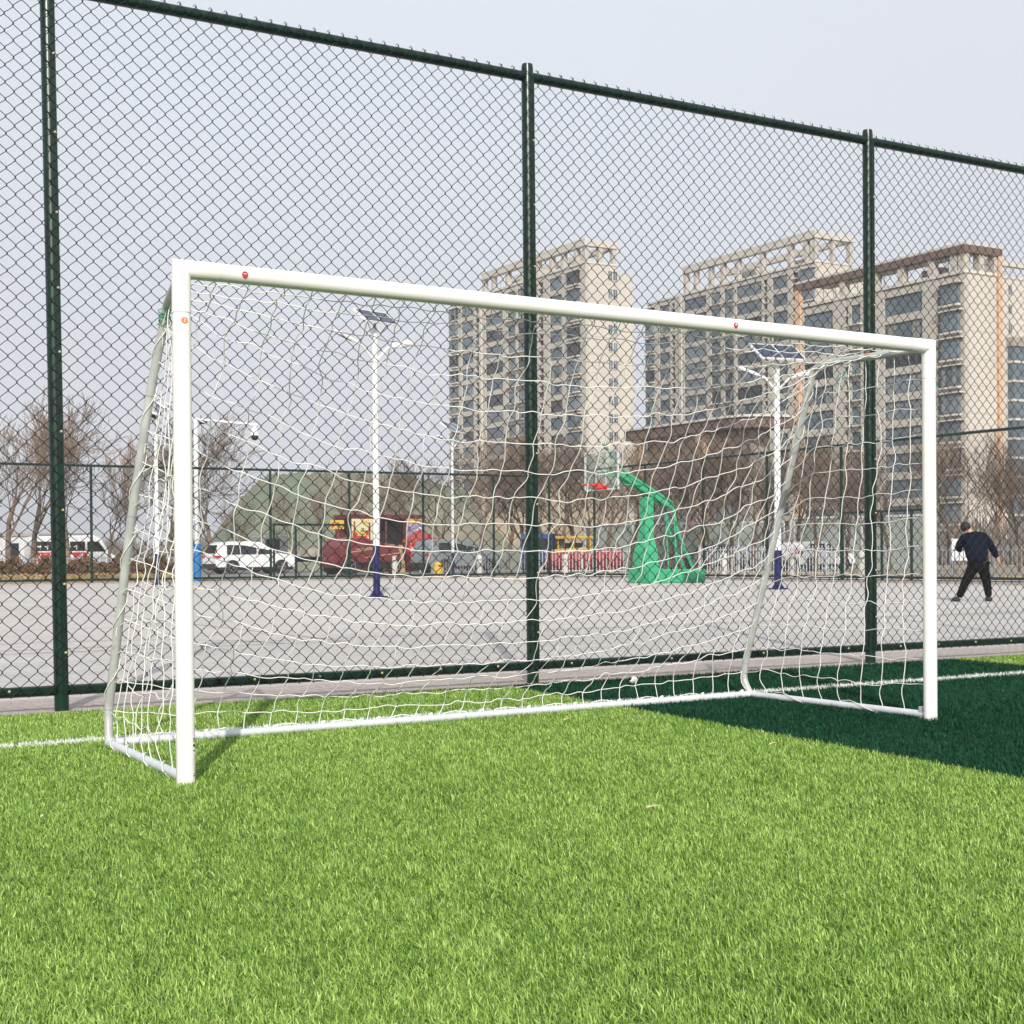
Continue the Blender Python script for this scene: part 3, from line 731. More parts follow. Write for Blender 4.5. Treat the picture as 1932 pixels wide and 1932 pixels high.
m = MB()
for y in (-.22, .22): m.tube([(.95,y,2.45),(1.15,y,1.6),(1.75,y,.42)], .05, 8); m.tube([(1.0,y,2.2),(1.1,y,.42)], .03, 6)
m.bar((1.25,-.22,1.4),(1.25,.22,1.4),.04); m.bar((1.5,-.22,.95),(1.5,.22,.95),.04); m.build('rear_strut', 'green_hoop', hp)
m = MB(); m.box((-1.6,0,3.5), (.03,1.8,1.2)); bbd = m.build('backboard', 'glass_clear', hp)
gm = bpy.data.materials.new('board_glass'); gm.use_nodes = True; nt = gm.node_tree
tr = nt.nodes.new('ShaderNodeBsdfTransparent'); tr.inputs[0].default_value = (.86,.92,.89,1); mx = nt.nodes.new('ShaderNodeMixShader'); mx.inputs[0].default_value = .13
nt.links.new(tr.outputs[0], mx.inputs[1]); nt.links.new(nt.nodes['Principled BSDF'].outputs[0], mx.inputs[2]); nt.links.new(mx.outputs[0], nt.nodes['Material Output'].inputs['Surface'])
nt.nodes['Principled BSDF'].inputs['Base Color'].default_value = (.6,.68,.64,1); nt.nodes['Principled BSDF'].inputs['Roughness'].default_value = .15
bbd.data.materials.clear(); bbd.data.materials.append(gm)
m = MB()
for z in (2.92, 4.08): m.box((-1.6,0,z), (.05,1.84,.05))
for y in (-.9, .9): m.box((-1.6,y,3.5), (.05,.05,1.12))
for z in (3.05, 3.5): m.box((-1.622,0,z), (.01,.59,.05))
for y in (-.27, .27): m.box((-1.622,y,3.27), (.01,.05,.42))
m.build('board_frame', 'rail_white', bbd)
m = MB()
m.tube([(-2.05+.23*math.cos(a), .23*math.sin(a), 3.05) for a in np.linspace(0, 2*PI, 25)], .022, 6); m.box((-1.71,0,3.04), (.2,.22,.16)); m.bar((-1.6,-.35,2.98),(-1.6,.35,2.98),.06,.12); m.build('rim', 'rim_red', hp)

# ------------------------------------------------------------------ buildings
def apartment(cfg):
    x0 = cfg['x']; yn = cfg['yn']; name = 'apartment_building'
    root = empty(name, (x0, yn, 0)); tag(root, cfg['label'], 'building', 'apartment towers beyond the court')
    O = np.array([x0, yn, 0]); yB = lambda u: back(u, 600, x=x0)[1]
    xE = cfg['xe']; yf = cfg['yf']; He = cfg['eave']; sh = cfg['sh']; n = cfg['n']; proud = cfg.get('proud', .55)
    def L(a): return (a[0]-O[0], a[1]-O[1], a[2]-O[2])
    def bx(m, a, b, mi=0): m.box2(L(a), L(b), mi)
    wall = MB(); bx(wall, (x0+.62, yn, 0), (xE, yf, He)); 
    if 'setback' in cfg:
        xs, ys = cfg['setback']; bx(wall, (xE, yn+.7, 0), (xs, ys, He-1.0))
    wall_o = wall.build('wall', 'wall_pale', root)
    bays = []
    for (u1, u0, typ) in cfg['bays']:   # u0 nearer(right) u1 further(left)
        bays.append((yB(u0), yB(u1), typ))
    bays.sort()
    # piers fill between bays
    ys = [yn] + [v for b in bays for v in b[:2]] + [yf]
    for i in range(0, len(ys), 2):
        if ys[i+1]-ys[i] > .05: pier = MB(); bx(pier, (x0, ys[i], 0), (x0+.622, ys[i+1], He)); pier.build('pier', 'wall_beige', root)
    for q in cfg.get('fins', []): y = yB(q); pier = MB(); bx(pier, (x0-.35, y-.35, 0), (x0-.002, y+.35, He+.2)); pier.build('pier', 'wall_pale', root)
    led = []; rec = []
    wins = []; wide = {}
    for k in range(n):
        zt = He - cfg['top'] - k*sh            # window head
        if zt - 2 < .5: break
        band = MB(); bx(band, (x0+.08, yn+.01, zt-sh), (x0+.66, yf-.01, zt-2.1)); band.build('spandrel', 'wall_beige', root)
        for bi, (ya, yb, typ) in enumerate(bays):
            wh = {'w':2.1,'s':2.1,'b':2.1,'r':2.1}[typ]
            if typ == 'r':
                rec.append(((x0+.5, ya, zt-sh), (x0+.60, yb, zt)))
                led.append(((x0-.05, ya-.1, zt-wh-.18), (x0+.5, yb+.1, zt-wh))); led.append(((x0-.05, ya-.1, zt-wh*.45-.12), (x0+.3, yb+.1, zt-wh*.45)))
                continue
            if typ == 'b':
                led.append(((x0-.75, ya-.5, zt), (x0+.1, yb+.3, zt+.14))); led.append(((x0-.6, ya-.15, zt-wh-.30), (x0+.08, yb+.1, zt-wh-.08)))
                wins.append((k, ya, yb, zt, wh, -.45, 'b'))
            elif typ == 's':
                led.append(((x0-.5, ya-.3, zt-wh-.25), (x0+.08, yb+.3, zt-wh-.08))); wins.append((k, ya, yb, zt, wh, .25, 's'))
            else:
                wins.append((k, ya, yb, zt, wh, .3, 'w'))
    for nm, mt, lst in (('ledge', 'slab_pale', led), ('recess', 'ac_dark', rec)):
        rest_ = MB()
        for i_, (a_, b_) in enumerate(lst):
            if i_ < 99: q = MB(); bx(q, a_, b_); q.build(nm, mt, root)
            else: bx(rest_, a_, b_)
        if rest_.v: tag(rest_.build(nm, mt, root), kind='stuff')
    band = MB(); bx(band, (x0+.08, yn+.1, He-cfg['top']+.05), (x0+.6, yf-.1, He-.1)); band.build('spandrel', 'wall_beige', root)
    cap = MB(); bx(cap, (x0-.12, yn-.12, He), (xE+.1, yf+.1, He+.35)); cap.build('parapet', 'slab_pale', root)
    cache = {}
    def win_mesh(wd, hh, typ, dark, cur=0):
        key = (round(wd, 2), hh, typ, dark, cur)
        if key in cache: return cache[key]
        m = MB()
        if typ == 'b':
            m.box2((0,0,-hh),(.95,wd,0), mi=0)
            npn = 2
        else: m.box2((0,0,-hh),(.06,wd,0), mi=0); npn = max(2, int(round(wd/1.1)))
        for i in range(npn+1): y = wd*i/npn; m.box2((-.04,max(0,y-.035),-hh),(.0,min(wd,y+.035),0), mi=1)
        if cur:
            m.box2((-.012,wd*.08,-hh*cur),(-.001,wd*.30,-.08), mi=2)
            if cur > .7: m.box2((-.012,wd*.72,-hh*.95),(-.001,wd*.93,-.08), mi=2)
        m.box2((-.045,0,-.07),(-.0,wd,0), mi=1); m.box2((-.045,0,-hh),(-.0,wd,-hh+.07), mi=1); m.box2((-.043,0,-hh*.38),(0,wd,-hh*.38+.05), mi=1)
        cache[key] = m.mesh('window', ['glass_open' if dark else 'glass', 'frame_dark', 'curtain']); return cache[key]
    rest = MB(); cnt = 0
    endw = cfg.get('end', [])
    wins.sort(key=lambda w: w[0])
    for (k, ya, yb, zt, wh, dx, typ) in wins:
        dark = random.random() < .10
        if cnt < 100 - min(2*cfg['n'], 20)*bool(endw):
            o = bpy.data.objects.new('window', win_mesh(yb-ya, wh, typ, dark, random.choice((0,0,0,.5,.95)))); COL.objects.link(o); o.parent = root; o.location = L((x0+dx, ya, zt)); cnt += 1
        else: rest.box2(L((x0+dx, ya, zt-wh)), L((x0+dx+(.95 if typ == 'b' else .06), yb, zt)))
    for k in range(cfg['n']):
        zt = He-cfg['top']-k*sh
        if zt < 4: break
        for xx in endw:
            if cnt < 100:
                m = MB(); m.box2((0,-.02,-1.5),(.75,.1,0), mi=0); m.box2((.35,-.05,-1.5),(.40,-.02,0), mi=1); m.box2((-.08,-.12,-1.6),(.83,-.02,-1.5), mi=1)
                key = 'end'
                if key not in cache: cache[key] = m.mesh('window', ['glass', 'slab_pale'])
                o = bpy.data.objects.new('window', cache[key]); COL.objects.link(o); o.parent = root; o.location = L((xx, yn, zt)); cnt += 1
            else: rest.box2(L((xx, yn-.02, zt-1.5)), L((xx+.75, yn+.1, zt)))
    if rest.v: tag(rest.build('window', 'glass', root), kind='stuff')
    # end wall panel joints
    jn = MB()
    for k in range(cfg['n']):
        z = He-cfg['top']-k*sh-2.2
        if z < 3: break
        bx(jn, (x0+.8, yn-.012, z), (xE-.05, yn, z+.05))
    jn.build('joint', 'wall_shadow', root)
    # rooftop frame
    fr = MB(); Hb = cfg['beam']; bt = cfg['bt']; y1 = yB(cfg['beam_u']); bw = cfg.get('bw', 1.2)
    bx(fr, (x0-.3, yn-.3, Hb-bt), (x0-.3+bw, y1, Hb)); bx(fr, (x0-.3+bw, yn-.3, Hb-bt), (xE+.2, yn-.3+bw, Hb)); (bx(fr, (xE+.2-bw, yn-.3+bw, Hb-bt), (xE+.2, y1, Hb)) if 'skin' not in cfg else None)
    fo = fr.build('roof_frame', cfg.get('beam_mat', 'wall_pale'), root)
    m_cap = MB()
    for u in cfg['pillars']:
        y = yB(u); pl_ = MB(); bx(pl_, (x0-.1, y-.42, He+.35), (x0+.75, y+.42, Hb-bt)); pl_.build('roof_pillar', 'wall_beige', root)
    for fx in (.0, .5, 1.0):
        x = x0+.3+(xE-x0-.8)*fx; pl_ = MB(); bx(pl_, (x-.35, yn-.1, He+.35), (x+.35, yn+.8, Hb-bt)); pl_.build('roof_pillar', 'wall_beige', root)
    if 'skin' in cfg: bx(m_cap, (x0-.34, yn-.34, Hb), (xE+.24, y1+.04, Hb+.25)); m_cap.build('roof_edge', 'slab_pale', root)
    else: bx(m_cap, (x0-.33, yn-.33, Hb), (x0-.3+bw, y1+.03, Hb+.3)); m_cap.build('roof_edge', 'slab_pale', root)
    pen = MB(); bx(pen, (x0+3, yn+6, He+.3), (xE-1.2, yn+9, He+1.9)); 
    if yf-yn > 30: bx(pen, (x0+3, yn+19, He+.3), (xE-1.2, yn+23, He+2.6))
    pen.build('stair_house', 'wall_beige', root)
    ant = MB()
    for i in range(14):
        x = random.uniform(x0+1, xE-.5); y = random.uniform(yn+1, yf-2); h = random.uniform(1, 2.6); ant.bar(L((x,y,He+.3)), L((x,y,He+.3+h)), .05); ant.bar(L((x-.5,y,He+h*.8)), L((x+.5,y,He+h*.8)), .04)
    ant.build('roof_aerials', 'grey_steel', root)
    if cfg.get('columns'):
        for (xa, ya) in cfg['columns']: cm = MB(); bx(cm, (xa, ya, 0), (xa+.55, ya+.9, Hb-bt)); cm.build('corner_column', 'orange_stone', root)
    if 'lowpart' in cfg:   # lower roof at the far end of the block
        yq = yB(cfg['lowpart'])
    return root, wall_o
P3 = at(1822, 17.7); P1 = at(1108, 11.4); P2 = at(1541, 11.4)
yB3 = lambda u: back(u, 600, x=P3[0])[1]; yB1 = lambda u: back(u, 600, x=P1[0])[1]; yB2 = lambda u: back(u, 600, x=P2[0])[1]
apartment(dict(x=P3[0], yn=P3[1], xe=P3[0]+5.3, yf=yB3(1502), eave=30.75, sh=2.94, n=10, top=1.0, proud=.5,
    bays=[(1515,1571,'w'),(1594,1600,'r'),(1605,1623,'s'),(1667,1740,'w'),(1769.5,1777,'r'),(1780,1812,'b')],
    beam=33.7, bt=.8, beam_u=1500, bw=.9, beam_mat='canopy_brown', pillars=[1590, 1650, 1700, 1757, 1800], skin=1,
    columns=[(P3[0]-.3, yB3(1503)-.9), (P3[0]+4.9, P3[1]-.35)],
    label='nearest beige apartment tower with brown roof frame and orange corner columns, on the right'))
apartment(dict(x=P1[0], yn=P1[1], xe=P1[0]+6.3, yf=yB1(851), setback=(P1[0]+10, P1[1]+16), eave=49.3, sh=2.98, n=16, top=.9,
    bays=[(851,864,'b'),(870,892,'w'),(896,903,'r'),(915,948,'w'),(957,972,'s'),(976,994,'s'),(1000,1013,'s'),(1016,1025,'r'),(1036,1060,'w'),(1074,1094,'b')],
    beam=53.1, bt=.95, beam_u=911, bw=1.1, pillars=[913,930,957,985,1014,1040,1062,1086], fins=[908], end=[P1[0]+4.6, P1[0]+5.6],
    label='pale beige apartment tower left of the middle fence post, farthest to the left'))
apartment(dict(x=P2[0], yn=P2[1], xe=P2[0]+8.5, yf=yB2(1221), setback=(P2[0]+12, P2[1]+16), eave=49.2, sh=2.98, n=16, top=.9,
    bays=[(1221,1234,'b'),(1243,1263,'w'),(1266,1273,'r'),(1290,1332,'w'),(1341,1359,'s'),(1366,1384,'s'),(1389,1437,'w'),(1440,1448,'r'),(1457,1486,'w'),(1495,1506,'r'),(1513,1537,'b')],
    beam=54.2, bt=1.0, beam_u=1291, bw=1.1, pillars=[1293,1312,1340,1363,1391,1437,1490,1520], fins=[1285], end=[P2[0]+6.6],
    label='middle apartment tower with pale roof frame, partly behind the brown framed tower'))
# a fourth block at the right edge
P4 = at(1868, 12.2)
apartment(dict(x=P4[0], yn=P4[1], xe=P4[0]+26, yf=P4[1]+14, eave=43.6, sh=2.98, n=13, top=1.0,
    bays=[], beam=46.3, bt=.8, beam_u=1850, bw=1.0, pillars=[], end=[P4[0]+4.4, P4[0]+9.2],
    label='beige apartment tower cut off by the right edge, behind the orange column'))
Pg = back(1912, 700, y=P4[1]-1.3); an = empty('glass_annex', (Pg[0], Pg[1], 0)); tag(an, 'dark glazed front with pale floor slabs on the tower at the right edge', 'building')
m = MB(); m.box2((.2,.2,0),(13,1.27,33.0)); m.build('glazing', 'glass', an)
for k in range(12):
    m = MB(); m.box2((0,0,.6+k*2.98),(13.2,1.27,.95+k*2.98)); m.build('floor_slab', 'slab_pale', an)
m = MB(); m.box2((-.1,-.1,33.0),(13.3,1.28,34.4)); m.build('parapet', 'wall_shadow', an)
# podium with curved brown canopy
Pp = at(1415, 21.0); Xp = Pp[0]; yP = lambda u: back(u, 800, x=Xp)[1]
pod = empty('podium_building', Pp); tag(pod, 'low beige commercial building with curved dark brown roof canopy in front of the middle tower', 'building')
ya, yb = 0, yP(1188)-Pp[1]; Hp = back(1415, 783, x=Xp)[2]
m = MB(); m.box2((2.2,2.6,0),(4.6,yb,Hp-1.0)); pw = m.build('wall', 'wall_shadow', pod)  # wall colour is darkened to paint in the shade below the canopy
m = MB(); R0 = 3.6; poly = []
for k in range(9): a = PI + PI/2*k/8; poly.append((R0+R0*math.cos(a), R0+R0*math.sin(a)))
poly = [(0, yb+1)] + poly[0:] + [(5.2, 0), (5.2, yb+1)]
n = len(poly); V = [(p[0],p[1],Hp-.95) for p in poly]+[(p[0],p[1],Hp) for p in poly]
m.add(V, [tuple(range(n-1,-1,-1)), tuple(range(n, 2*n))]+[(i,(i+1)%n,(i+1)%n+n,i+n) for i in range(n)]); m.build('canopy', 'canopy_brown', pod)
m = MB(); V = [(p[0]-.15,p[1]-.15,Hp) for p in poly]+[(p[0]-.15,p[1]-.15,Hp+.22) for p in poly]
m.add(V, [tuple(range(n-1,-1,-1)), tuple(range(n, 2*n))]+[(i,(i+1)%n,(i+1)%n+n,i+n) for i in range(n)]); m.build('roof_edge', 'slab_pale', pod)
for u in (1196, 1313):
    y = yP(u)-Pp[1]; m = MB(); m.box2((.3,y-.5,0),(1.1,y+.5,Hp-.95 if u > 1200 else Hp-.95)); m.build('pillar', 'orange_stone', pod)
for k in range(12):
    y0 = 4.5+k*(yb-5)/12
    for z0, z1 in ((.3,3.2),(4.2,6.4),(7.4,9.6)):
        if z1 > Hp-1.5: continue
        m = MB(); m.box2((2.12,y0,z0),(2.26,y0+(yb-5)/12*.62,z1), mi=0); m.box2((2.08,y0+.5,z0),(2.12,y0+.56,z1), mi=1); m.build('window', ['glass','frame_dark'], pod)
m = MB()
for z in (3.6, 6.8): m.box2((1.9,2.4,z),(2.198,yb,z+.35))
m.build('cornice', 'slab_pale', pod)
# long low white site building on the far left
sb = empty('site_cabin', at(30, 26), .35); tag(sb, 'long white low cabin with dark windows behind the dry hedge at the left edge', 'cabin')
m = MB(); m.box2((-4,-1.5,0),(3.6,1.5,2.6)); m.build('wall', 'car_white', sb); m = MB(); m.box2((-4.1,-1.6,2.6),(3.7,1.6,2.85)); m.build('roof', 'truck_bed', sb)
for x in (-3.2,-1.4,.4,2.2): m = MB(); m.box2((x,-1.53,.8),(x+.7,-1.5,2.1)); m.build('window', 'glass_open', sb)
# white board behind the person
wb = empty('notice_board', at(1811, 55), -.3); tag(wb, 'blank white notice board on two legs beyond the fence, left of the man', 'board')
m = MB(); m.box((0,0,1.0), (.62,.05,.75)); m.build('panel', 'car_white', wb); 
for x in (-.26,.26): m = MB(); m.tube([(x,.04,0),(x,.04,1.4)], .025, 8); m.build('leg', 'rail_grey', wb)

# pale site hoarding behind the trees
def hoarding(u0, s0, u1, s1_, h, label):
    a = at(u0, s0); b = at(u1, s1_); root = empty('site_hoarding', a); tag(root, label, 'hoarding', 'pale hoardings behind the bare trees'); d = (b-a); n = int(d.length/3)
    m = MB(); m.bar((0,0,h/2), (d.x,d.y,h/2), .06, h); m.build('panel', 'hoarding', root)
    m = MB(); m.bar((0,0,h+.05), (d.x,d.y,h+.05), .16, .12); m.build('top_rail', 'rail_white', root)
    dn = Vector((d.y, -d.x, 0)).normalized()*.09
    for k in range(n+1):
        p = d*(k/n) + dn; m = MB(); m.bar(p, p+Vector((0,0,h+.02)), .1); m.build('post', 'rail_white', root)
M['hoarding'] = mat('hoarding', (.27,.30,.275), .7, var=.15, scale=.5)
hoarding(1105, 31, 1480, 33, 2.7, 'grey green site hoarding behind the trees round the basketball stand')
hoarding(1500, 33, 1762, 35, 2.9, 'pale grey green hoarding behind the trees right of the right lamp post')

# ------------------------------------------------------------------ soil mounds
def mound(tops, s0, depth, mt, name, label, kind=None):
    us = np.array([t[0] for t in tops], float); hs = np.array([t[1] for t in tops], float)
    nu, nd = 90, 22; V = []; 
    for j in range(nd):
        b = j/(nd-1); s = s0/(1+b*depth)
        for i in range(nu):
            u = us[0]+(us[-1]-us[0])*i/(nu-1); hh = np.interp(u, us, hs)/(s0/(1+.6*depth))+.5*min(1, np.interp(u, us, hs)/60)
            prof = math.sin(min(1, b*1.6)*PI/2) if b < .62 else math.cos((b-.62)/.38*PI/2)
            z = hh*max(0, prof)*(1+.03*math.sin(i*.9+j*1.7)+.02*math.sin(i*.31*j)) 
            p = at(u, s, 0); V.append((p.x, p.y, z-.02))
    F = [(j*nu+i, j*nu+i+1, (j+1)*nu+i+1, (j+1)*nu+i) for j in range(nd-1) for i in range(nu-1)]
    m = MB().add(V, F); o = m.build(name, mt, smooth=True); o['kind'] = 'structure'; return o
mound([(355,0),(372,20),(400,48),(440,100),(490,155),(520,166),(600,164),(700,165),(780,158),(850,140),(900,120),(940,80),(975,40),(1000,0)], 27, .5, 'netting', 'hill', '')
mound([(850,0),(880,120),(900,146),(960,150),(1040,148),(1120,146),(1180,130),(1200,0)], 24.5, .25, 'soil', 'hill', '')
# ------------------------------------------------------------------ vehicles
def wheel(parent, x, y, r, w=.2, n=20):
    m = MB(); m.tube([(x, y-w/2, r), (x, y+w/2, r)], r, n); ty = m.build('wheel', 'rubber', parent, smooth='auto')
    m = MB(); sg = -1 if y < 0 else 1
    m.tube([(x, y+sg*w/2, r), (x, y+sg*(w/2+.01), r)], r*.62, 16)
    rm = m.build('rim', 'black', ty)
    m = MB()
    for k in range(5):
        a = 2*PI*k/5+.3; m.bar((x, y+sg*(w/2+.02), r), (x+math.cos(a)*r*.6, y+sg*(w/2+.02), r+math.sin(a)*r*.6), .05, .02)
    m.tube([(x+math.cos(a)*r*.62, y+sg*(w/2+.018), r+math.sin(a)*r*.62) for a in np.linspace(0, 2*PI, 20)], .014, 5); m.build('spoke', 'rim', ty)
def car(loc, rz, prof, glassp, wbx, label, body='car_white', W_=1.82, r=.34, group=None, rear_glass=None, sc=1):
    root = empty('parked_car', loc, rz); tag(root, label, 'car', group)
    m = MB(); n = len(prof); hw = W_/2; V = []
    for sy in (-1, 1):
        for ring, (off_, ins) in enumerate(((0,0),)):
            for (x, z) in prof:
                k = 0 if z < .95 else min(1, (z-.95)/.7)
                V.append((x, sy*(hw - .22*k), z))
    F = [tuple(range(n)), tuple(range(2*n-1, n-1, -1))]+[(i, i+n, (i+1)%n+n, (i+1)%n) for i in range(n)]
    m.add(V, F); m.build('body', body, root, smooth='auto', bevel=.05)
    for sy in (-1, 1):
        for g in glassp:
            m = MB(); V = []
            for (x, z) in g:
                k = min(1, max(0, (z-.95)/.7)); V.append((x, sy*(hw-.22*k+.006), z))
            for (x, z) in g:
                k = min(1, max(0, (z-.95)/.7)); V.append((x, sy*(hw-.22*k-.05), z))
            q = len(g); m.add(V, [tuple(range(q)), tuple(range(2*q-1, q-1, -1))]+[(i, i+q, (i+1)%q+q, (i+1)%q) for i in range(q)]); m.build('window', 'car_glass', root)
        m = MB(); m.box((wbx[1]-.55, sy*(hw+.1), 1.02), (.16,.2,.14)); m.build('mirror', body, root, bevel=.03)
    for x in wbx:
        for sy in (-1, 1): wheel(root, x, sy*(hw-.09), r)
        m = MB()
        for sy in (-1, 1): m.tube([(x+math.cos(a)*(r+.035), sy*(hw+.004), r+math.sin(a)*(r+.035)) for a in np.linspace(0, PI, 14)], .035, 6)
        m.build('wheel_arch', 'black', root)
    xr = min(p[0] for p in prof); xf = max(p[0] for p in prof)
    if rear_glass:
        (xa, za), (xb, zb) = rear_glass; m = MB(); m.add([(xa-.02,-hw*.78,za),(xa-.02,hw*.78,za),(xb-.02,hw*.68,zb),(xb-.02,-hw*.68,zb)], [(3,2,1,0)]); m.build('rear_window', 'car_glass', root)
    for sy in (-1, 1):
        m = MB(); m.box((xr+.13, sy*(hw-.16), .93), (.3,.36,.14)); m.build('taillight', 'car_red', root, bevel=.02)
        m = MB(); m.box((xf-.2, sy*(hw-.2), .72), (.3,.34,.14)); m.build('headlight', 'rim', root, bevel=.02)
    m = MB(); m.box((xr+.02,0,.42), (.1,W_*.92,.26)); m.box(((xr+xf)/2,0,.28), (xf-xr-.5,W_*.97,.16)); m.build('bumper', 'black', root, bevel=.02)
    return root
suv_prof = [(-2.35,.35),(-2.38,.8),(-2.34,1.08),(-2.12,1.62),(-1.7,1.74),(-.2,1.76),(.35,1.70),(1.25,1.14),(2.1,.98),(2.35,.80),(2.38,.35)]
suv_glass = [[(-1.72,1.06),(-1.66,1.55),(-.95,1.62),(-.95,1.06)],[(-.90,1.06),(-.90,1.62),(.02,1.62),(.02,1.06)],[(.07,1.06),(.07,1.61),(.35,1.57),(.95,1.16),(.95,1.06)]]
gz = .05
car(at(472, 34.5, gz), .06, suv_prof, suv_glass, (-1.42,1.42), 'white family car with black windows parked side on beyond the far fence', rear_glass=((-2.34,1.12),(-2.14,1.56)), W_=1.9, r=.35)
hatch_prof = [(-2.1,.32),(-2.15,.8),(-2.0,1.0),(-1.6,1.38),(-1.0,1.46),(0,1.46),(.35,1.38),(.95,.98),(1.9,.85),(2.15,.6),(2.15,.32)]
hatch_glass = [[(-1.5,1.0),(-1.2,1.32),(-.6,1.36),(-.6,1.0)],[(-.55,1.0),(-.55,1.36),(.25,1.34),(.75,1.0)]]
G_ = 'cars parked beyond the court railing'
car(at(1535, 38, gz), .15, hatch_prof, hatch_glass, (-1.3,1.3), 'white car behind the railing, just right of the right back stay of the goal', r=.31, group=G_)
car(at(1395, 30, gz), .2, hatch_prof, hatch_glass, (-1.3,1.3), 'dark blue car behind the railing left of the right lamp post', body='car_dark', r=.31, group=G_)
car(at(1347, 34, gz), 1.9, hatch_prof, hatch_glass, (-1.3,1.3), 'pale silver car behind the railing right of the green basketball stand', body='car_silver', r=.31, group=G_)
car(at(864, 36, gz), .1, suv_prof, suv_glass, (-1.42,1.42), 'silver grey car behind the picket railing under the thin lamp post', body='car_silver', r=.34, group=G_)
# flatbed truck behind the white car
ft = empty('flatbed_truck', at(606, 31, gz), .10); tag(ft, 'flatbed truck with white cab and long pale empty bed behind the white car', 'truck')
m = MB(); m.box2((-2.6,-1.15,.95),(3.3,1.15,1.08)); 
for x in np.arange(-2.5,3.3,.5): m.box2((x,-1.17,.98),(x+.06,-1.15,1.4))
m.box2((-2.6,-1.15,1.08),(3.3,-1.1,1.42)); m.box2((-2.6,1.1,1.08),(3.3,1.15,1.42)); m.build('cargo_bed', 'truck_bed', ft)
m = MB(); m.prism([(-4.6,.5),(-4.65,1.3),(-4.3,2.15),(-3.0,2.2),(-2.75,2.1),(-2.75,.5)], -1.0, 1.0); m.build('cab', 'car_silver', ft, bevel=.05)
m = MB(); m.prism([(-4.35,1.35),(-4.15,1.98),(-3.3,1.98),(-3.3,1.35)], -1.02, -1.0); m.build('window', 'car_glass', ft)
m = MB(); m.box2((-3.0,-.5,.6),(3.2,.5,.9)); m.build('chassis', 'black', ft)
for x in (-3.9, 1.6, 2.5):
    for y in (-.95, .95): wheel(ft, x, y, .42, .25)
# red machine and kiosk
rm = empty('red_farm_machine', at(684, 38, gz), .10); tag(rm, 'dark red farm machine with yellow trim lines and black underside behind the left lamp post', 'machine')
m = MB(); m.prism([(-1.7,.55),(-1.75,1.35),(-1.45,1.75),(-.4,1.85),(.2,1.6),(1.5,1.45),(1.75,.6)], -.95, .95); m.build('body', 'red_machine', rm, bevel=.05)
m = MB()
for z, x0_, x1_ in ((1.18,-1.5,.2),(.95,-.4,1.55),(1.35,-.9,1.3)): m.bar((x0_,-.97,z-.12),(x1_,-.97,z+.1), .03, .035)
m.build('trim', 'orange_stone', rm)
m = MB()
for k in range(5): m.box2((-1.5+k*.16,-1.0,.62),(-1.44+k*.16,-.96,.95))
for k in range(4): m.box2((.1+k*.3,-1.0,.68),(.3+k*.3,-.96,.86))
m.build('grille', 'maroon', rm)
m = MB(); m.box2((-1.5,-.8,.3),(1.6,.8,.56)); m.build('underside', 'black', rm)
for x, r in ((-1.25,.45),(1.3,.38)):
    for y in (-.85,.85): wheel(rm, x, y, r, .25)
m = MB(); m.tube([(-1.72,-.5,.62),(-1.72,.5,.62)], .3, 14); m.build('front_roller', 'red_machine', rm, smooth='auto')
m = MB()
for x in (-.9,.9): m.tube([(x,-.8,1.5),(x,-.8,2.6)], .04, 6); m.tube([(x,.8,1.5),(x,.8,2.6)], .04, 6)
m.build('canopy_post', 'red_machine', rm)
ki = empty('food_kiosk', at(735, 33.5, gz), .02); tag(ki, 'maroon snack kiosk with bright posters and dark open hatch behind the red machine', 'kiosk')
m = MB(); m.box2((-2.2,.0,2.75),(2.1,2.0,2.95)); m.build('roof', 'maroon', ki)
m = MB()
for x in (-2.1,-.55,.95,2.0): m.box2((x-.06,0.02,0),(x+.06,.14,2.75))
m.box2((-2.1,1.9,0),(2.05,2.0,2.75)); m.box2((-2.15,.05,.05),(2.05,.12,1.0)); m.build('wall', 'maroon', ki)
m = MB(); m.box2((-.5,1.0,1.0),(.9,1.1,2.7)); m.build('hatch', 'black', ki)  # black sheet painted in for the unlit interior behind the opening
def poster(x0_, x1_, z0, z1, base, marks, par, y=-.03, seed=0):
    r_ = random.Random(seed); m = MB(); m.box2((x0_,y,z0),(x1_,y+.03,z1)); o = m.build('poster', base, par)
    for mt, n_, sz in marks:
        q = MB()
        for k in range(n_):
            w_ = r_.uniform(.5,1)*sz; h_ = r_.uniform(.2,.6)*sz; cx_ = r_.uniform(x0_+w_/2, x1_-w_/2) if x1_-x0_ > w_ else (x0_+x1_)/2; cz_ = r_.uniform(z0+h_, z1-h_)
            q.box((cx_, y-.004*(1+marks.index((mt,n_,sz))), cz_), (w_, .006, h_))
        q.build('poster_print', mt, o)
poster(-2.12,-.95,1.55,2.72,'poster_cream',[('red_sticker',3,.5),('yellow',2,.5),('green_cord',2,.25)],ki,seed=2)
poster(-2.12,-.95,.55,1.5,'red_sticker',[('lettering',16,.14)],ki,seed=3)
poster(1.0,2.1,1.55,2.5,'poster_violet',[('poster_cream',3,.4),('lettering',4,.2)],ki,seed=4)
poster(1.0,2.1,2.52,2.74,'yellow',[('orange_sticker',4,.2)],ki,seed=5)
poster(1.0,2.1,.35,1.5,'red_sticker',[('lettering',18,.16)],ki,seed=6)
poster(-3.3,-2.55,2.2,2.65,'yellow',[('red_sticker',4,.2)],ki,seed=7)
m = MB(); m.tube([(-2.9,.05,0),(-2.9,.05,2.2)], .04, 6); m.build('sign_post', 'maroon', ki)
cb_ = empty('cardboard_box_pile', at(752, 34.5, gz)); 
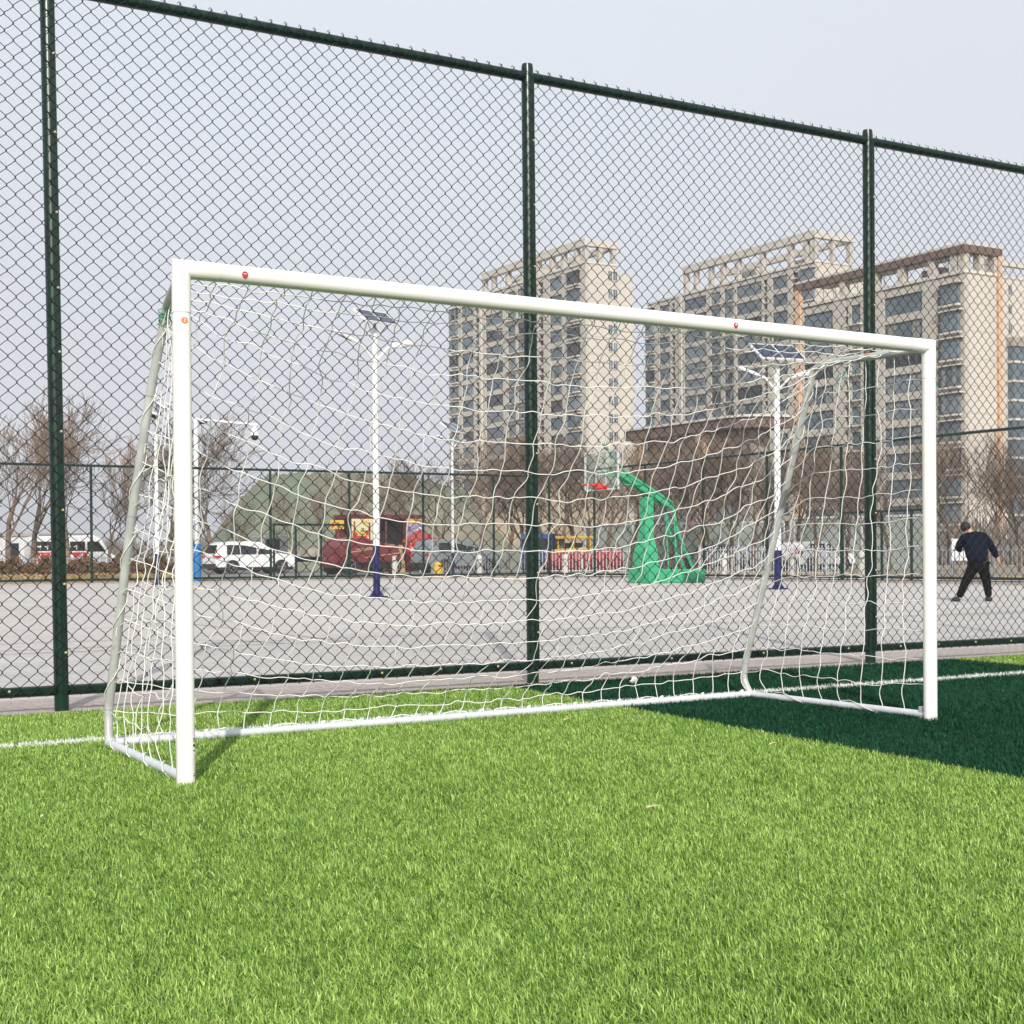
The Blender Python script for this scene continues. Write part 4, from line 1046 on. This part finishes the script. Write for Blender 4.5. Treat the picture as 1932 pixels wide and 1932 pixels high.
m = MB(); m.box2((-.35,-.1,0),(.35,.5,.62)); m.box2((-.3,-.05,.62),(.3,.45,1.1)); m.box2((-.25,0,1.1),(.28,.4,1.5)); o = m.build('boxes', 'cardboard', cb_, bevel=.01)
tag(cb_, 'pile of brown cardboard boxes in front of the kiosk hatch', 'boxes')
# parasol like red panel
ki.scale = (1.1,1.1,1.1)
rt = empty('red_parasol', at(793, 34, gz)); tag(rt, 'drooping red parasol standing right of the kiosk', 'parasol')
m = MB(); m.tube([(0,0,0),(0,0,2.3)], .03, 8); m.build('pole', 'lamp_white', rt)
m = MB(); n = 8; V = [(0,0,2.4)]+[(1.0*math.cos(2*PI*k/n),1.0*math.sin(2*PI*k/n),1.85) for k in range(n)]+[(1.02*math.cos(2*PI*k/n),1.02*math.sin(2*PI*k/n),1.65) for k in range(n)]
m.add(V, [(0,1+k,1+(k+1)%n) for k in range(n)]+[(1+k,1+n+k,1+n+(k+1)%n,1+(k+1)%n) for k in range(n)]); m.build('canopy', 'red_cloth', rt)
# minibus
mbus = empty('minibus', at(133, 27, gz), .05); tag(mbus, 'white minibus with red lettering behind the dry hedge on the left', 'minibus')
m = MB(); m.prism([(-2.9,.3),(-2.95,2.0),(-2.7,2.45),(1.4,2.55),(1.9,2.3),(2.45,1.35),(2.95,1.05),(3.0,.3)], -.95, .95); m.build('body', 'car_white', mbus, bevel=.06)
m = MB(); m.prism([(-2.6,2.4),(-2.4,2.62),(1.1,2.7),(1.5,2.45)], -.8, .8); m.build('roof', 'car_silver', mbus, bevel=.04)
for a, b in ((-2.7,-1.6),(-1.5,-.4),(-.3,.75)): m = MB(); m.box2((a,-.97,1.45),(b,-.95,2.1)); m.build('window', 'car_glass', mbus)
m = MB(); m.prism([(.9,1.4),(.9,2.1),(1.7,2.1),(2.2,1.4)], -.975, -.95); m.build('window', 'car_glass', mbus)
m = MB(); m.box2((-2.6,-.965,.75),(.9,-.95,1.35)); tb = m.build('banner', 'red_sticker', mbus)
m = MB(); rr_ = random.Random(5)
for k in range(9):
    x = -2.45+k*.37
    for q in range(4): m.box((x+rr_.uniform(0,.2), -.972, 1.05+rr_.uniform(-.2,.2)), (rr_.choice((.05,.2)), .01, rr_.choice((.05,.22))))
m.build('lettering', 'lettering', tb)
m = MB()
for k in range(6): x = -2.4+k*.5; m.box((x,-.983,1.75),(.28,.01,.07)); m.box((x+.05,-.983,1.7),(.06,.01,.3))
m.build('lettering', 'lettering', mbus)
for x in (-1.9,2.0):
    for y in (-.85,.85): wheel(mbus, x, y, .36)
# blue truck and yellow loader
bt_ = empty('blue_truck', at(1024, 36, gz), .6); tag(bt_, 'small blue truck right beside the middle fence post', 'truck')
m = MB(); m.prism([(-1.0,.45),(-1.0,1.6),(-.75,2.0),(.6,2.0),(.7,.45)], -.85, .85); m.build('cab', 'truck_blue', bt_, bevel=.05)
m = MB(); m.box2((-1.02,-.7,1.15),(-.8,.7,1.75)); m.build('windscreen', 'car_glass', bt_); m = MB(); m.prism([(-.6,1.15),(-.5,1.75),(.4,1.75),(.4,1.15)], -.87,-.85); m.build('window', 'car_glass', bt_)
m = MB(); m.box2((.8,-.9,.7),(3.0,.9,1.3)); m.build('cargo_bed', 'truck_blue', bt_); m = MB(); m.box2((-.8,-.6,.35),(2.9,.6,.6)); m.build('chassis', 'black', bt_)
for x in (-.4,2.2):
    for y in (-.75,.75): wheel(bt_, x, y, .36)
yl = empty('yellow_loader', at(1084, 37, gz), .2); tag(yl, 'small yellow loader with open cab behind the red banner', 'loader')
m = MB(); m.prism([(-1.0,.5),(-1.0,1.15),(-.2,1.25),(1.0,1.2),(1.1,.5)], -.6, .6); m.build('body', 'yellow', yl, bevel=.04)
m = MB(); m.box2((-.75,-.62,1.72),(.75,.62,1.85)); m.build('cab_roof', 'yellow', yl)
m = MB(); 
for x in (-.6,.6):
    for y in (-.55,.55): m.bar((x,y,1.15),(x,y,1.75),.06)
m.build('cab_post', 'yellow', yl); m = MB(); m.box2((-.4,-.3,1.15),(.3,.3,1.5)); m.build('seat', 'black', yl)
for x in (-.7,.7):
    for y in (-.65,.65): wheel(yl, x, y, .42, .28)
# yellow sack like bin
yb_ = empty('yellow_bin', at(827, 46.0)); tag(yb_, 'yellow plastic litter bin standing at the foot of the far fence', 'bin')
m = MB(); m.tube([(0,0,0),(0,0,.12),(0,0,.45),(0,0,.58)], [.20,.22,.21,.17], 12); m.build('body', 'yellow', yb_, smooth='auto')
m = MB(); m.tube([(0,0,.58),(0,0,.64),(0,0,.68)], [.19,.15,.05], 12); m.build('lid', 'yellow', yb_, smooth='auto')
m = MB(); m.box((0,-.18,.52),(.16,.06,.05)); m.build('opening', 'black', yb_)
# white bollards
G_b = 'white bollards along the road beyond the court'
bl = None
for i, (u, s, lab) in enumerate(((745,44,'white round topped bollard between the two left lamp posts'),(905,42,'stout white bollard left of the middle fence post, at the picket railing'),(1067,42,'white bollard standing in front of the red banner'),(1367,48,'white bollard between the basketball stand and the right lamp post'),(1496,54,'white bollard just right of the right lamp post'),(1626,58,'white bollard beside the gate near the right fence post'))):
    if bl is None:
        bl = empty('bollard'); m = MB(); m.tube([(0,0,0),(0,0,.8),(0,0,.88),(0,0,.92)], [.12,.11,.09,.03], 12); m.build('shaft', 'concrete_white', bl, smooth='auto'); m = MB(); m.tube([(0,0,.66),(0,0,.72)], .122, 12); m.build('collar', 'rail_grey', bl); o = bl
    else: o = copy_tree(bl)
    o.location = at(u, s, .05); tag(o, lab, 'bollard', G_b)
# picket railings
def railing(pts, h, label, step=.16, mt='rail_grey'):
    root = empty('railing', pts[0]); tag(root, label, 'railing', 'picket railings beyond the court')
    o0 = Vector(pts[0])
    for a, b in zip(pts[:-1], pts[1:]):
        a = Vector(a)-o0; b = Vector(b)-o0; d = b-a; n = int(d.length/step); m = MB()
        for k in range(n): p = a+d*(k/n); m.bar(p+Vector((0,0,.08)), p+Vector((0,0,h)), .028)
        m.build('pickets', mt, root)
        m = MB()
        for z in (.15, h-.12): m.bar(a+Vector((0,0,z)), b+Vector((0,0,z)), .04)
        m.build('rail', mt, root)
        for k in range(int(d.length/2.4)+1): p = a+d*min(1, k*2.4/d.length); m = MB(); m.bar(p, p+Vector((0,0,h+.08)), .07); m.build('post', mt, root)
    return root
railing([at(815,41,gz), at(905,40,gz), at(1000,39,gz)], 1.15, 'grey steel picket railing behind the yellow bin and thin lamp post')
railing([at(1005,40.6,gz), at(1190,41.6,gz)], 1.15, 'pale picket railing in front of the red banner', mt='rail_white')
railing([at(1320,46,gz), at(1600,52,gz)], 1.15, 'pale picket railing right of the basketball stand', mt='rail_white')
railing([at(1640,54,gz), at(1990,60,gz)], 1.05, 'dark picket railing behind the man at the right edge')
railing([at(-40,40,gz), at(340,40,gz)], 1.0, 'dark picket railing in front of the dry hedge on the left')
# red cloth banner hung on the railing
bn = MB(); a = at(1030,40.2,0); b = at(1176,41.2,0); n = 40; V = []
for i in range(n+1):
    t = i/n; p = a.lerp(b, t); w_ = .05*math.sin(i*1.9)+.03*math.sin(i*.7)
    V += [(p.x+.1*w_, p.y+.05+w_*.5, .22+.06*math.sin(i*.4)), (p.x, p.y+.05+w_*.3, 1.02+.16*t)]
bn.add(V, [(2*i,2*i+2,2*i+3,2*i+1) for i in range(n)]); bo = bn.build('banner', 'red_cloth', smooth=True); sm = bo.modifiers.new('thick', 'SOLIDIFY'); sm.thickness = .02
tag(bo, 'long creased red cloth banner hung on the railing left of the basketball stand', 'banner')

# ------------------------------------------------------------------ hedge, far woods
def clumps(name, mt, a, b, h, dep, n, size, z0=0):
    a = Vector(a); b = Vector(b); r_ = np.random.default_rng(len(name)+n)
    t = r_.random(n); c = np.outer(1-t, np.array(a))+np.outer(t, np.array(b)); d = np.array((b-a).normalized()); nn = np.array([-d[1], d[0], 0])
    c += np.outer(r_.uniform(-dep/2, dep/2, n), nn); hh = h*(.82+.18*np.sin(t*37)+.1*np.sin(t*91)); c[:,2] = z0 + r_.random(n)**.7*hh
    X = r_.normal(0,1,(n,3)); X /= np.linalg.norm(X,axis=1,keepdims=True); Y = np.cross(X, r_.normal(0,1,(n,3))); Y /= np.linalg.norm(Y,axis=1,keepdims=True)
    s = size*r_.uniform(.5,1.2,(n,1)); V = np.stack([c-X*s, c+Y*s*.45, c+X*s, c-Y*s*.45], 1).reshape(-1,3)
    F = np.arange(n*4).reshape(-1,4); return tag(link_mesh(name, np_mesh(name, V, F, mt)), kind='stuff')
clumps('dry_hedge', 'hedge', at(-60,41.5), at(340,41.5), 1.0, 1.0, 9000, .09)
M['dry_grass'] = mat('dry_grass', (.42,.30,.14), .9, col2=(.30,.20,.08), scale=2)
clumps('dry_grass', 'dry_grass', at(-60,46), at(340,46), .28, 6, 7000, .10)
clumps('dry_grass', 'dry_grass', at(1250,44), at(1960,58), .10, 4, 3000, .07)
def far_wood(name, a, b, h, dep, n):
    a = Vector(a); b = Vector(b); r_ = np.random.default_rng(n); t = r_.random(n)
    base = np.outer(1-t, np.array(a))+np.outer(t, np.array(b)); d = np.array((b-a).normalized()); nn = np.array([-d[1],d[0],0]); base += np.outer(r_.uniform(-dep/2,dep/2,n), nn)
    hh = h*(.55+.45*r_.random(n))*(.8+.2*np.sin(t*23)); top = base+np.stack([r_.normal(0,.5,n), r_.normal(0,.5,n), hh], 1)
    mid = (base+top)/2+r_.normal(0,.25,(n,3))
    V, F = tubes_np(np.stack([base, mid, top], 1), np.tile(np.array([[.09,.06,.02]]), (n,1)), 3); return tag(link_mesh(name, np_mesh(name, V, F, 'wood_far')), kind='stuff')
far_wood('far_woods', at(-150,13), at(420,12), 4.6, 40, 5200)
far_wood('far_woods', at(1180,22), at(1990,26), 4.2, 14, 1500)

# ------------------------------------------------------------------ bare trees
def tree_meshes(seed, h, spread, up, mt, depth=5, dense=1.0):
    r_ = random.Random(seed); tr = []; br = []
    def grow(p, d, ln_, rad, lev):
        rad = max(rad, .011)
        n = 4 if lev < 2 else 3; q = p
        for i in range(n):
            dd = (d + Vector((r_.gauss(0,.10), r_.gauss(0,.10), r_.gauss(0,.06)+.05*up))).normalized(); e = q + dd*(ln_/n); r0 = rad*(1-i/n*.4); r1 = rad*(1-(i+1)/n*.4)
            (tr if lev == 0 else br).append((q, e, r0, r1)); q = e; d = dd
            if lev < depth and (i > 0 or lev > 0):
                for k in range(1 if (i < n-1) else (3 if lev < 3 else 2)):
                    if r_.random() > dense*.95: continue
                    az = r_.uniform(0, 2*PI); tilt = spread*r_.uniform(.6,1.25)
                    ref = Vector((0,0,1)) if abs(d.z) < .9 else Vector((1,0,0)); X = d.cross(ref).normalized(); Y = d.cross(X)
                    nd = (d*math.cos(tilt) + (X*math.cos(az)+Y*math.sin(az))*math.sin(tilt)); nd.z += .22*up; nd.normalize()
                    grow(q, nd, ln_*r_.uniform(.55,.78), max(.008, r1*.62), lev+1)
    grow(Vector((0,0,0)), Vector((r_.gauss(0,.03), r_.gauss(0,.03), 1)), h*.36, h*.017, 0)
    def segmesh(segs, nm, n):
        P = np.array([[tuple(a), tuple(b)] for a, b, _, _ in segs]); R = np.array([[c, d] for _, _, c, d in segs]); V, F = tubes_np(P, R, n)
        return np_mesh(nm, V, F, mt)
    zmax = max(b.z for _, b, _, _ in br); k = h/zmax
    tr = [(a*k,b*k,c,d) for a,b,c,d in tr]; br = [(a*k,b*k,c,d) for a,b,c,d in br]
    return segmesh(tr, 'trunk', 8), segmesh(br, 'crown', 3)
protos = [tree_meshes(11, 8, .55, .8, 'bark', 5, .86), tree_meshes(12, 8, .62, .5, 'bark', 5, .86), tree_meshes(13, 8, .45, 1.2, 'bark_pale', 5, .86), tree_meshes(14, 8, .6, .7, 'bark', 5, .9), tree_meshes(15, 8, .28, 1.6, 'bark_pale', 5, .8)]
def tree(u, s, h, k, label, rz, grp):
    root = empty('bare_tree', at(u, s, .02), rz); root.scale = (h/8,)*3; tag(root, label, 'tree', grp)
    link_mesh('trunk', protos[k][0], root); link_mesh('crown', protos[k][1], root)
trees = [ # u, scale px per m, height m, proto, label
 (18,33,11.2,3,'spreading bare tree at the left edge of the photo'),
 (62,31,11,1,'bare brown tree between the left edge and the left fence post'),
 (128,31,9.6,4,'slender bare tree just right of the left fence post'),
 (-30,30,11,0,'bare tree cut off by the left edge'),
 (205,31,7.2,0,'bushy bare tree halfway between the left fence post and the goal'),
 (250,29,9.4,4,'slim upright bare tree behind the left side net'),
 (318,31,10.2,1,'bare tree right behind the left goal post'),
 (398,33,9.4,3,'bare tree above the blue padded pole'),
 (440,33,4.6,0,'small bare tree in front of the green mound, above the white car'),
 (560,33,4.8,1,'small bare tree before the middle of the netted mound'),
 (615,32,5.2,4,'thin bare tree above the flatbed truck'),
 (690,31,6.9,0,'bare tree behind the left lamp post'),
 (768,31,7.0,3,'bare tree between the kiosk and the thin lamp post'),
 (838,33,6.9,1,'bare tree beside the thin lamp post'),
 (905,36,8.2,0,'brown bare tree in front of the left tower, left of the middle fence post'),
 (955,35,7.6,3,'dense bare tree just left of the middle fence post'),
 (1060,37,7.3,1,'bare tree right of the middle fence post'),
 (1110,34,7.8,0,'bare tree behind the basketball backboard'),
 (1150,38,7.0,3,'dark spreading bare tree left of the green basketball column'),
 (1235,36,7.6,0,'bare tree behind the basketball arm'),
 (1285,37,7.4,1,'bare tree right of the basketball stand'),
 (1345,35,7.8,3,'bare tree below the brown canopy'),
 (1420,38,7.0,0,'bare tree left of the right lamp post'),
 (1540,42,6.0,1,'round headed bare tree right of the right lamp post'),
 (1590,41,6.4,3,'bare tree beside the far gate'),
 (1680,43,6.0,0,'bare tree behind the right end of the goal'),
 (1745,44,6.2,4,'thin bare tree behind the right goal post'),
 (1800,44,6.0,1,'bare tree left of the man'),
 (1862,44,6.4,3,'pale bushy bare tree above the man'),
 (992,34,8.0,0,'brown bare tree hidden partly by the middle fence post'),
 (1030,35,7.6,3,'dense bare tree just right of the middle fence post'),
 (1088,36,7.8,1,'bare tree above the red banner'),
 (1192,35,8.0,0,'tall bare tree under the left end of the brown canopy'),
 (1262,34,7.9,3,'dense bare tree right of the green basketball arm'),
 (1318,36,7.6,1,'bare tree before the second orange canopy pillar'),
 (1382,35,7.8,0,'brown bare tree under the middle of the brown canopy'),
 (1448,36,7.6,3,'bare tree just left of the right lamp post'),
 (1505,38,7.0,1,'bare tree just right of the right lamp post'),
 (1640,40,6.2,0,'bare tree behind the right fence post'),
 (1925,42,6.2,0,'bare tree at the right edge of the photo')]
for i, (u, s, h, k, lab) in enumerate(trees): tree(u, s, h, k, lab, i*1.37, 'bare winter trees beyond the court')

# ------------------------------------------------------------------ person
def person():
    S0 = 105.0; fa = at(1836, S0); rt = Vector((math.cos(YAW), -math.sin(YAW), 0)); fw = Vector((math.sin(YAW), math.cos(YAW), 0))
    root = empty('person', fa); tag(root, 'person in dark jacket and black trousers bending forward with legs wide apart', 'person')
    def P(a, b, z): return rt*a + fw*b + Vector((0,0,z))
    def skin(name, verts, edges, rad, mt, parent=root, sub=2, root_i=0):
        me = bpy.data.meshes.new(name); me.from_pydata([tuple(P(*v)) for v in verts], edges, []); o = bpy.data.objects.new(name, me); COL.objects.link(o); o.parent = parent
        me.materials.append(M[mt]); md = o.modifiers.new('skin', 'SKIN'); 
        for i, r in enumerate(rad):
            sv = me.skin_vertices[0].data[i]; sv.radius = r if isinstance(r, tuple) else (r, r); sv.use_root = (i == root_i)
        s = o.modifiers.new('sub', 'SUBSURF'); s.levels = sub; s.render_levels = sub; 
        md.use_smooth_shade = True
        return o
    # body: head, neck, torso, hands, ankles in one skinned chain
    V = [(.10,.0,.72),(.08,.04,.95),(.06,.13,1.17),(.0,.20,1.235),(-.05,.24,1.33),(-.06,.25,1.40),
         (-.13,.12,1.14),(-.20,.20,.98),(-.10,.42,.92),(-.07,.50,.92),
         (.25,.12,1.17),(.40,.14,.98),(.51,.20,.76),(.54,.22,.70),
         (.0,.0,.66),(-.14,.02,.38),(-.27,.0,.09),(.19,.0,.66),(.26,.04,.38),(.28,.0,.09)]
    E = [(0,1),(1,2),(2,3),(3,4),(4,5),(2,6),(6,7),(7,8),(8,9),(2,10),(10,11),(11,12),(12,13),(0,14),(14,15),(15,16),(0,17),(17,18),(18,19)]
    R = [.09,.09,.08,.055,.088,.075,.055,.045,.036,.030,.055,.045,.034,.032,.08,.06,.04,.08,.06,.04]
    body = skin('body', V, E, R, 'skin')
    # fingers
    m = MB()
    for k in range(4):
        a = .515+.016*k; m.tube([P(a,.205+.005*k,.705), P(a+.012,.215,.675-.003*k), P(a+.006,.235,.65)], [.0095,.009,.007], 6)
    m.tube([P(.505,.20,.725), P(.485,.21,.70), P(.482,.225,.68)], [.011,.010,.008], 6)
    m.build('hand', 'skin', root, smooth=True)
    # jacket
    skin('jacket', [(.09,.0,.655),(.08,.01,.80),(.07,.07,1.02),(.06,.13,1.15),(.01,.17,1.205),(-.115,.13,1.13),(-.20,.20,.98),(-.12,.38,.93),(.235,.12,1.16),(.37,.13,1.0),(.50,.19,.78)],
         [(0,1),(1,2),(2,3),(3,4),(3,5),(5,6),(6,7),(3,8),(8,9),(9,10)], [(.17,.14),(.20,.16),(.22,.17),(.17,.15),.085,.105,.075,.058,.10,.078,.055], 'jacket', root_i=2)
    # trousers
    skin('trousers', [(.095,.0,.70),(.02,.0,.64),(-.12,.02,.37),(-.265,.0,.075),(.175,.0,.64),(.255,.04,.37),(.285,.0,.075)], [(0,1),(1,2),(2,3),(0,4),(4,5),(5,6)], [.125,.12,.085,.06,.12,.085,.06], 'trousers')
    for a in (-.29, .29):
        skin('shoe', [(a,-.07,.045),(a,.04,.05),(a-.03 if a < 0 else a,.16,.035)], [(0,1),(1,2)], [.045,.05,.038], 'shoe')
    m = MB(); c = P(-.058,.235,1.352); m.ball(tuple(c), .098, 12, (1,1,1.0)); h_ = m.build('hair', 'hair', root, smooth=True)
    for v in h_.data.vertices: 
        q = v.co - c
        if q.dot(fw) > .03 and q.z < .03: v.co = c + q*.82
    m = MB()
    f = P(-.075,.325,1.345); m.ball(tuple(f), .012, 6); m.build('nose', 'skin', body, smooth=True)
    for sg in (-1, 1): m = MB(); m.ball(tuple(P(-.058+sg*.092,.25,1.335)), .02, 6, (.6,1,1.3)); m.build('ear', 'skin', body, smooth=True)
person()

# ------------------------------------------------------------------ light, sky, haze
ELEV, SX, SY = math.radians(31), -.45, -.89
az = math.atan2(SX, SY)
to_sun = Vector((math.sin(az)*math.cos(ELEV), math.cos(az)*math.cos(ELEV), math.sin(ELEV)))
sd = bpy.data.lights.new('sun', 'SUN'); sd.energy = 4.4; sd.angle = math.radians(.6); sd.color = (1, .95, .87)
sun = bpy.data.objects.new('sun', sd); COL.objects.link(sun); sun.rotation_euler = to_sun.to_track_quat('Z', 'Y').to_euler(); sun.location = (-10,-20,30)
wd = bpy.data.worlds.new('World'); S.world = wd; wd.use_nodes = True; nt = wd.node_tree; N = nt.nodes; Lk = nt.links
bg = N['Background']; sk = N.new('ShaderNodeTexSky'); sk.sky_type = 'NISHITA'; sk.sun_disc = False; sk.sun_elevation = ELEV; sk.sun_rotation = az
sk.air_density = 1.0; sk.dust_density = 6.0; sk.ozone_density = 1.0; sk.altitude = 0
hs = N.new('ShaderNodeHueSaturation'); hs.inputs['Saturation'].default_value = .35
mx = N.new('ShaderNodeMix'); mx.data_type = 'RGBA'; mx.inputs[0].default_value = .80; mx.inputs[7].default_value = (7.7, 7.85, 8.35, 1)
tc = N.new('ShaderNodeTexCoord'); sp_ = N.new('ShaderNodeSeparateXYZ'); Lk.new(tc.outputs['Generated'], sp_.inputs[0])
g1 = N.new('ShaderNodeMapRange'); g1.inputs[1].default_value = 0; g1.inputs[2].default_value = .42; Lk.new(sp_.outputs['Z'], g1.inputs[0])
nz_ = N.new('ShaderNodeTexNoise'); nz_.inputs['Scale'].default_value = 2.2; nz_.inputs['Detail'].default_value = 5; Lk.new(tc.outputs['Generated'], nz_.inputs['Vector'])
ad_ = N.new('ShaderNodeMath'); ad_.operation = 'MULTIPLY_ADD'; ad_.inputs[1].default_value = .9; ad_.inputs[2].default_value = -.45; Lk.new(nz_.outputs['Fac'], ad_.inputs[0])
a2_ = N.new('ShaderNodeMath'); a2_.operation = 'ADD'; a2_.use_clamp = True; Lk.new(g1.outputs[0], a2_.inputs[0]); Lk.new(ad_.outputs[0], a2_.inputs[1])
gm_ = N.new('ShaderNodeMix'); gm_.data_type = 'RGBA'; gm_.inputs[6].default_value = (7.35,7.35,7.95,1); gm_.inputs[7].default_value = (8.2,8.8,9.6,1); Lk.new(a2_.outputs[0], gm_.inputs[0]); Lk.new(gm_.outputs[2], mx.inputs[7])
Lk.new(sk.outputs[0], hs.inputs['Color']); Lk.new(hs.outputs[0], mx.inputs[6]); Lk.new(mx.outputs[2], bg.inputs['Color'])
bg.inputs['Strength'].default_value = .11
# thin spring haze
hb = MB(); hb.box2((-120,-60,-1.2), (330,380,72)); hz = hb.build('haze', 'white_paint'); hz['kind'] = 'stuff'
hm = bpy.data.materials.new('haze'); hm.use_nodes = True; hn = hm.node_tree; hn.nodes.clear()
ho = hn.nodes.new('ShaderNodeOutputMaterial'); hv = hn.nodes.new('ShaderNodeVolumePrincipled'); hv.inputs['Color'].default_value = (.93,.95,1,1); hv.inputs['Density'].default_value = .0005; hv.inputs['Anisotropy'].default_value = .0
hn.links.new(hv.outputs[0], ho.inputs['Volume']); hz.data.materials.clear(); hz.data.materials.append(hm)

S.render.engine = 'CYCLES'
S.view_settings.view_transform = 'Standard'; S.view_settings.look = 'None'; S.view_settings.exposure = 0.0; S.view_settings.gamma = 1
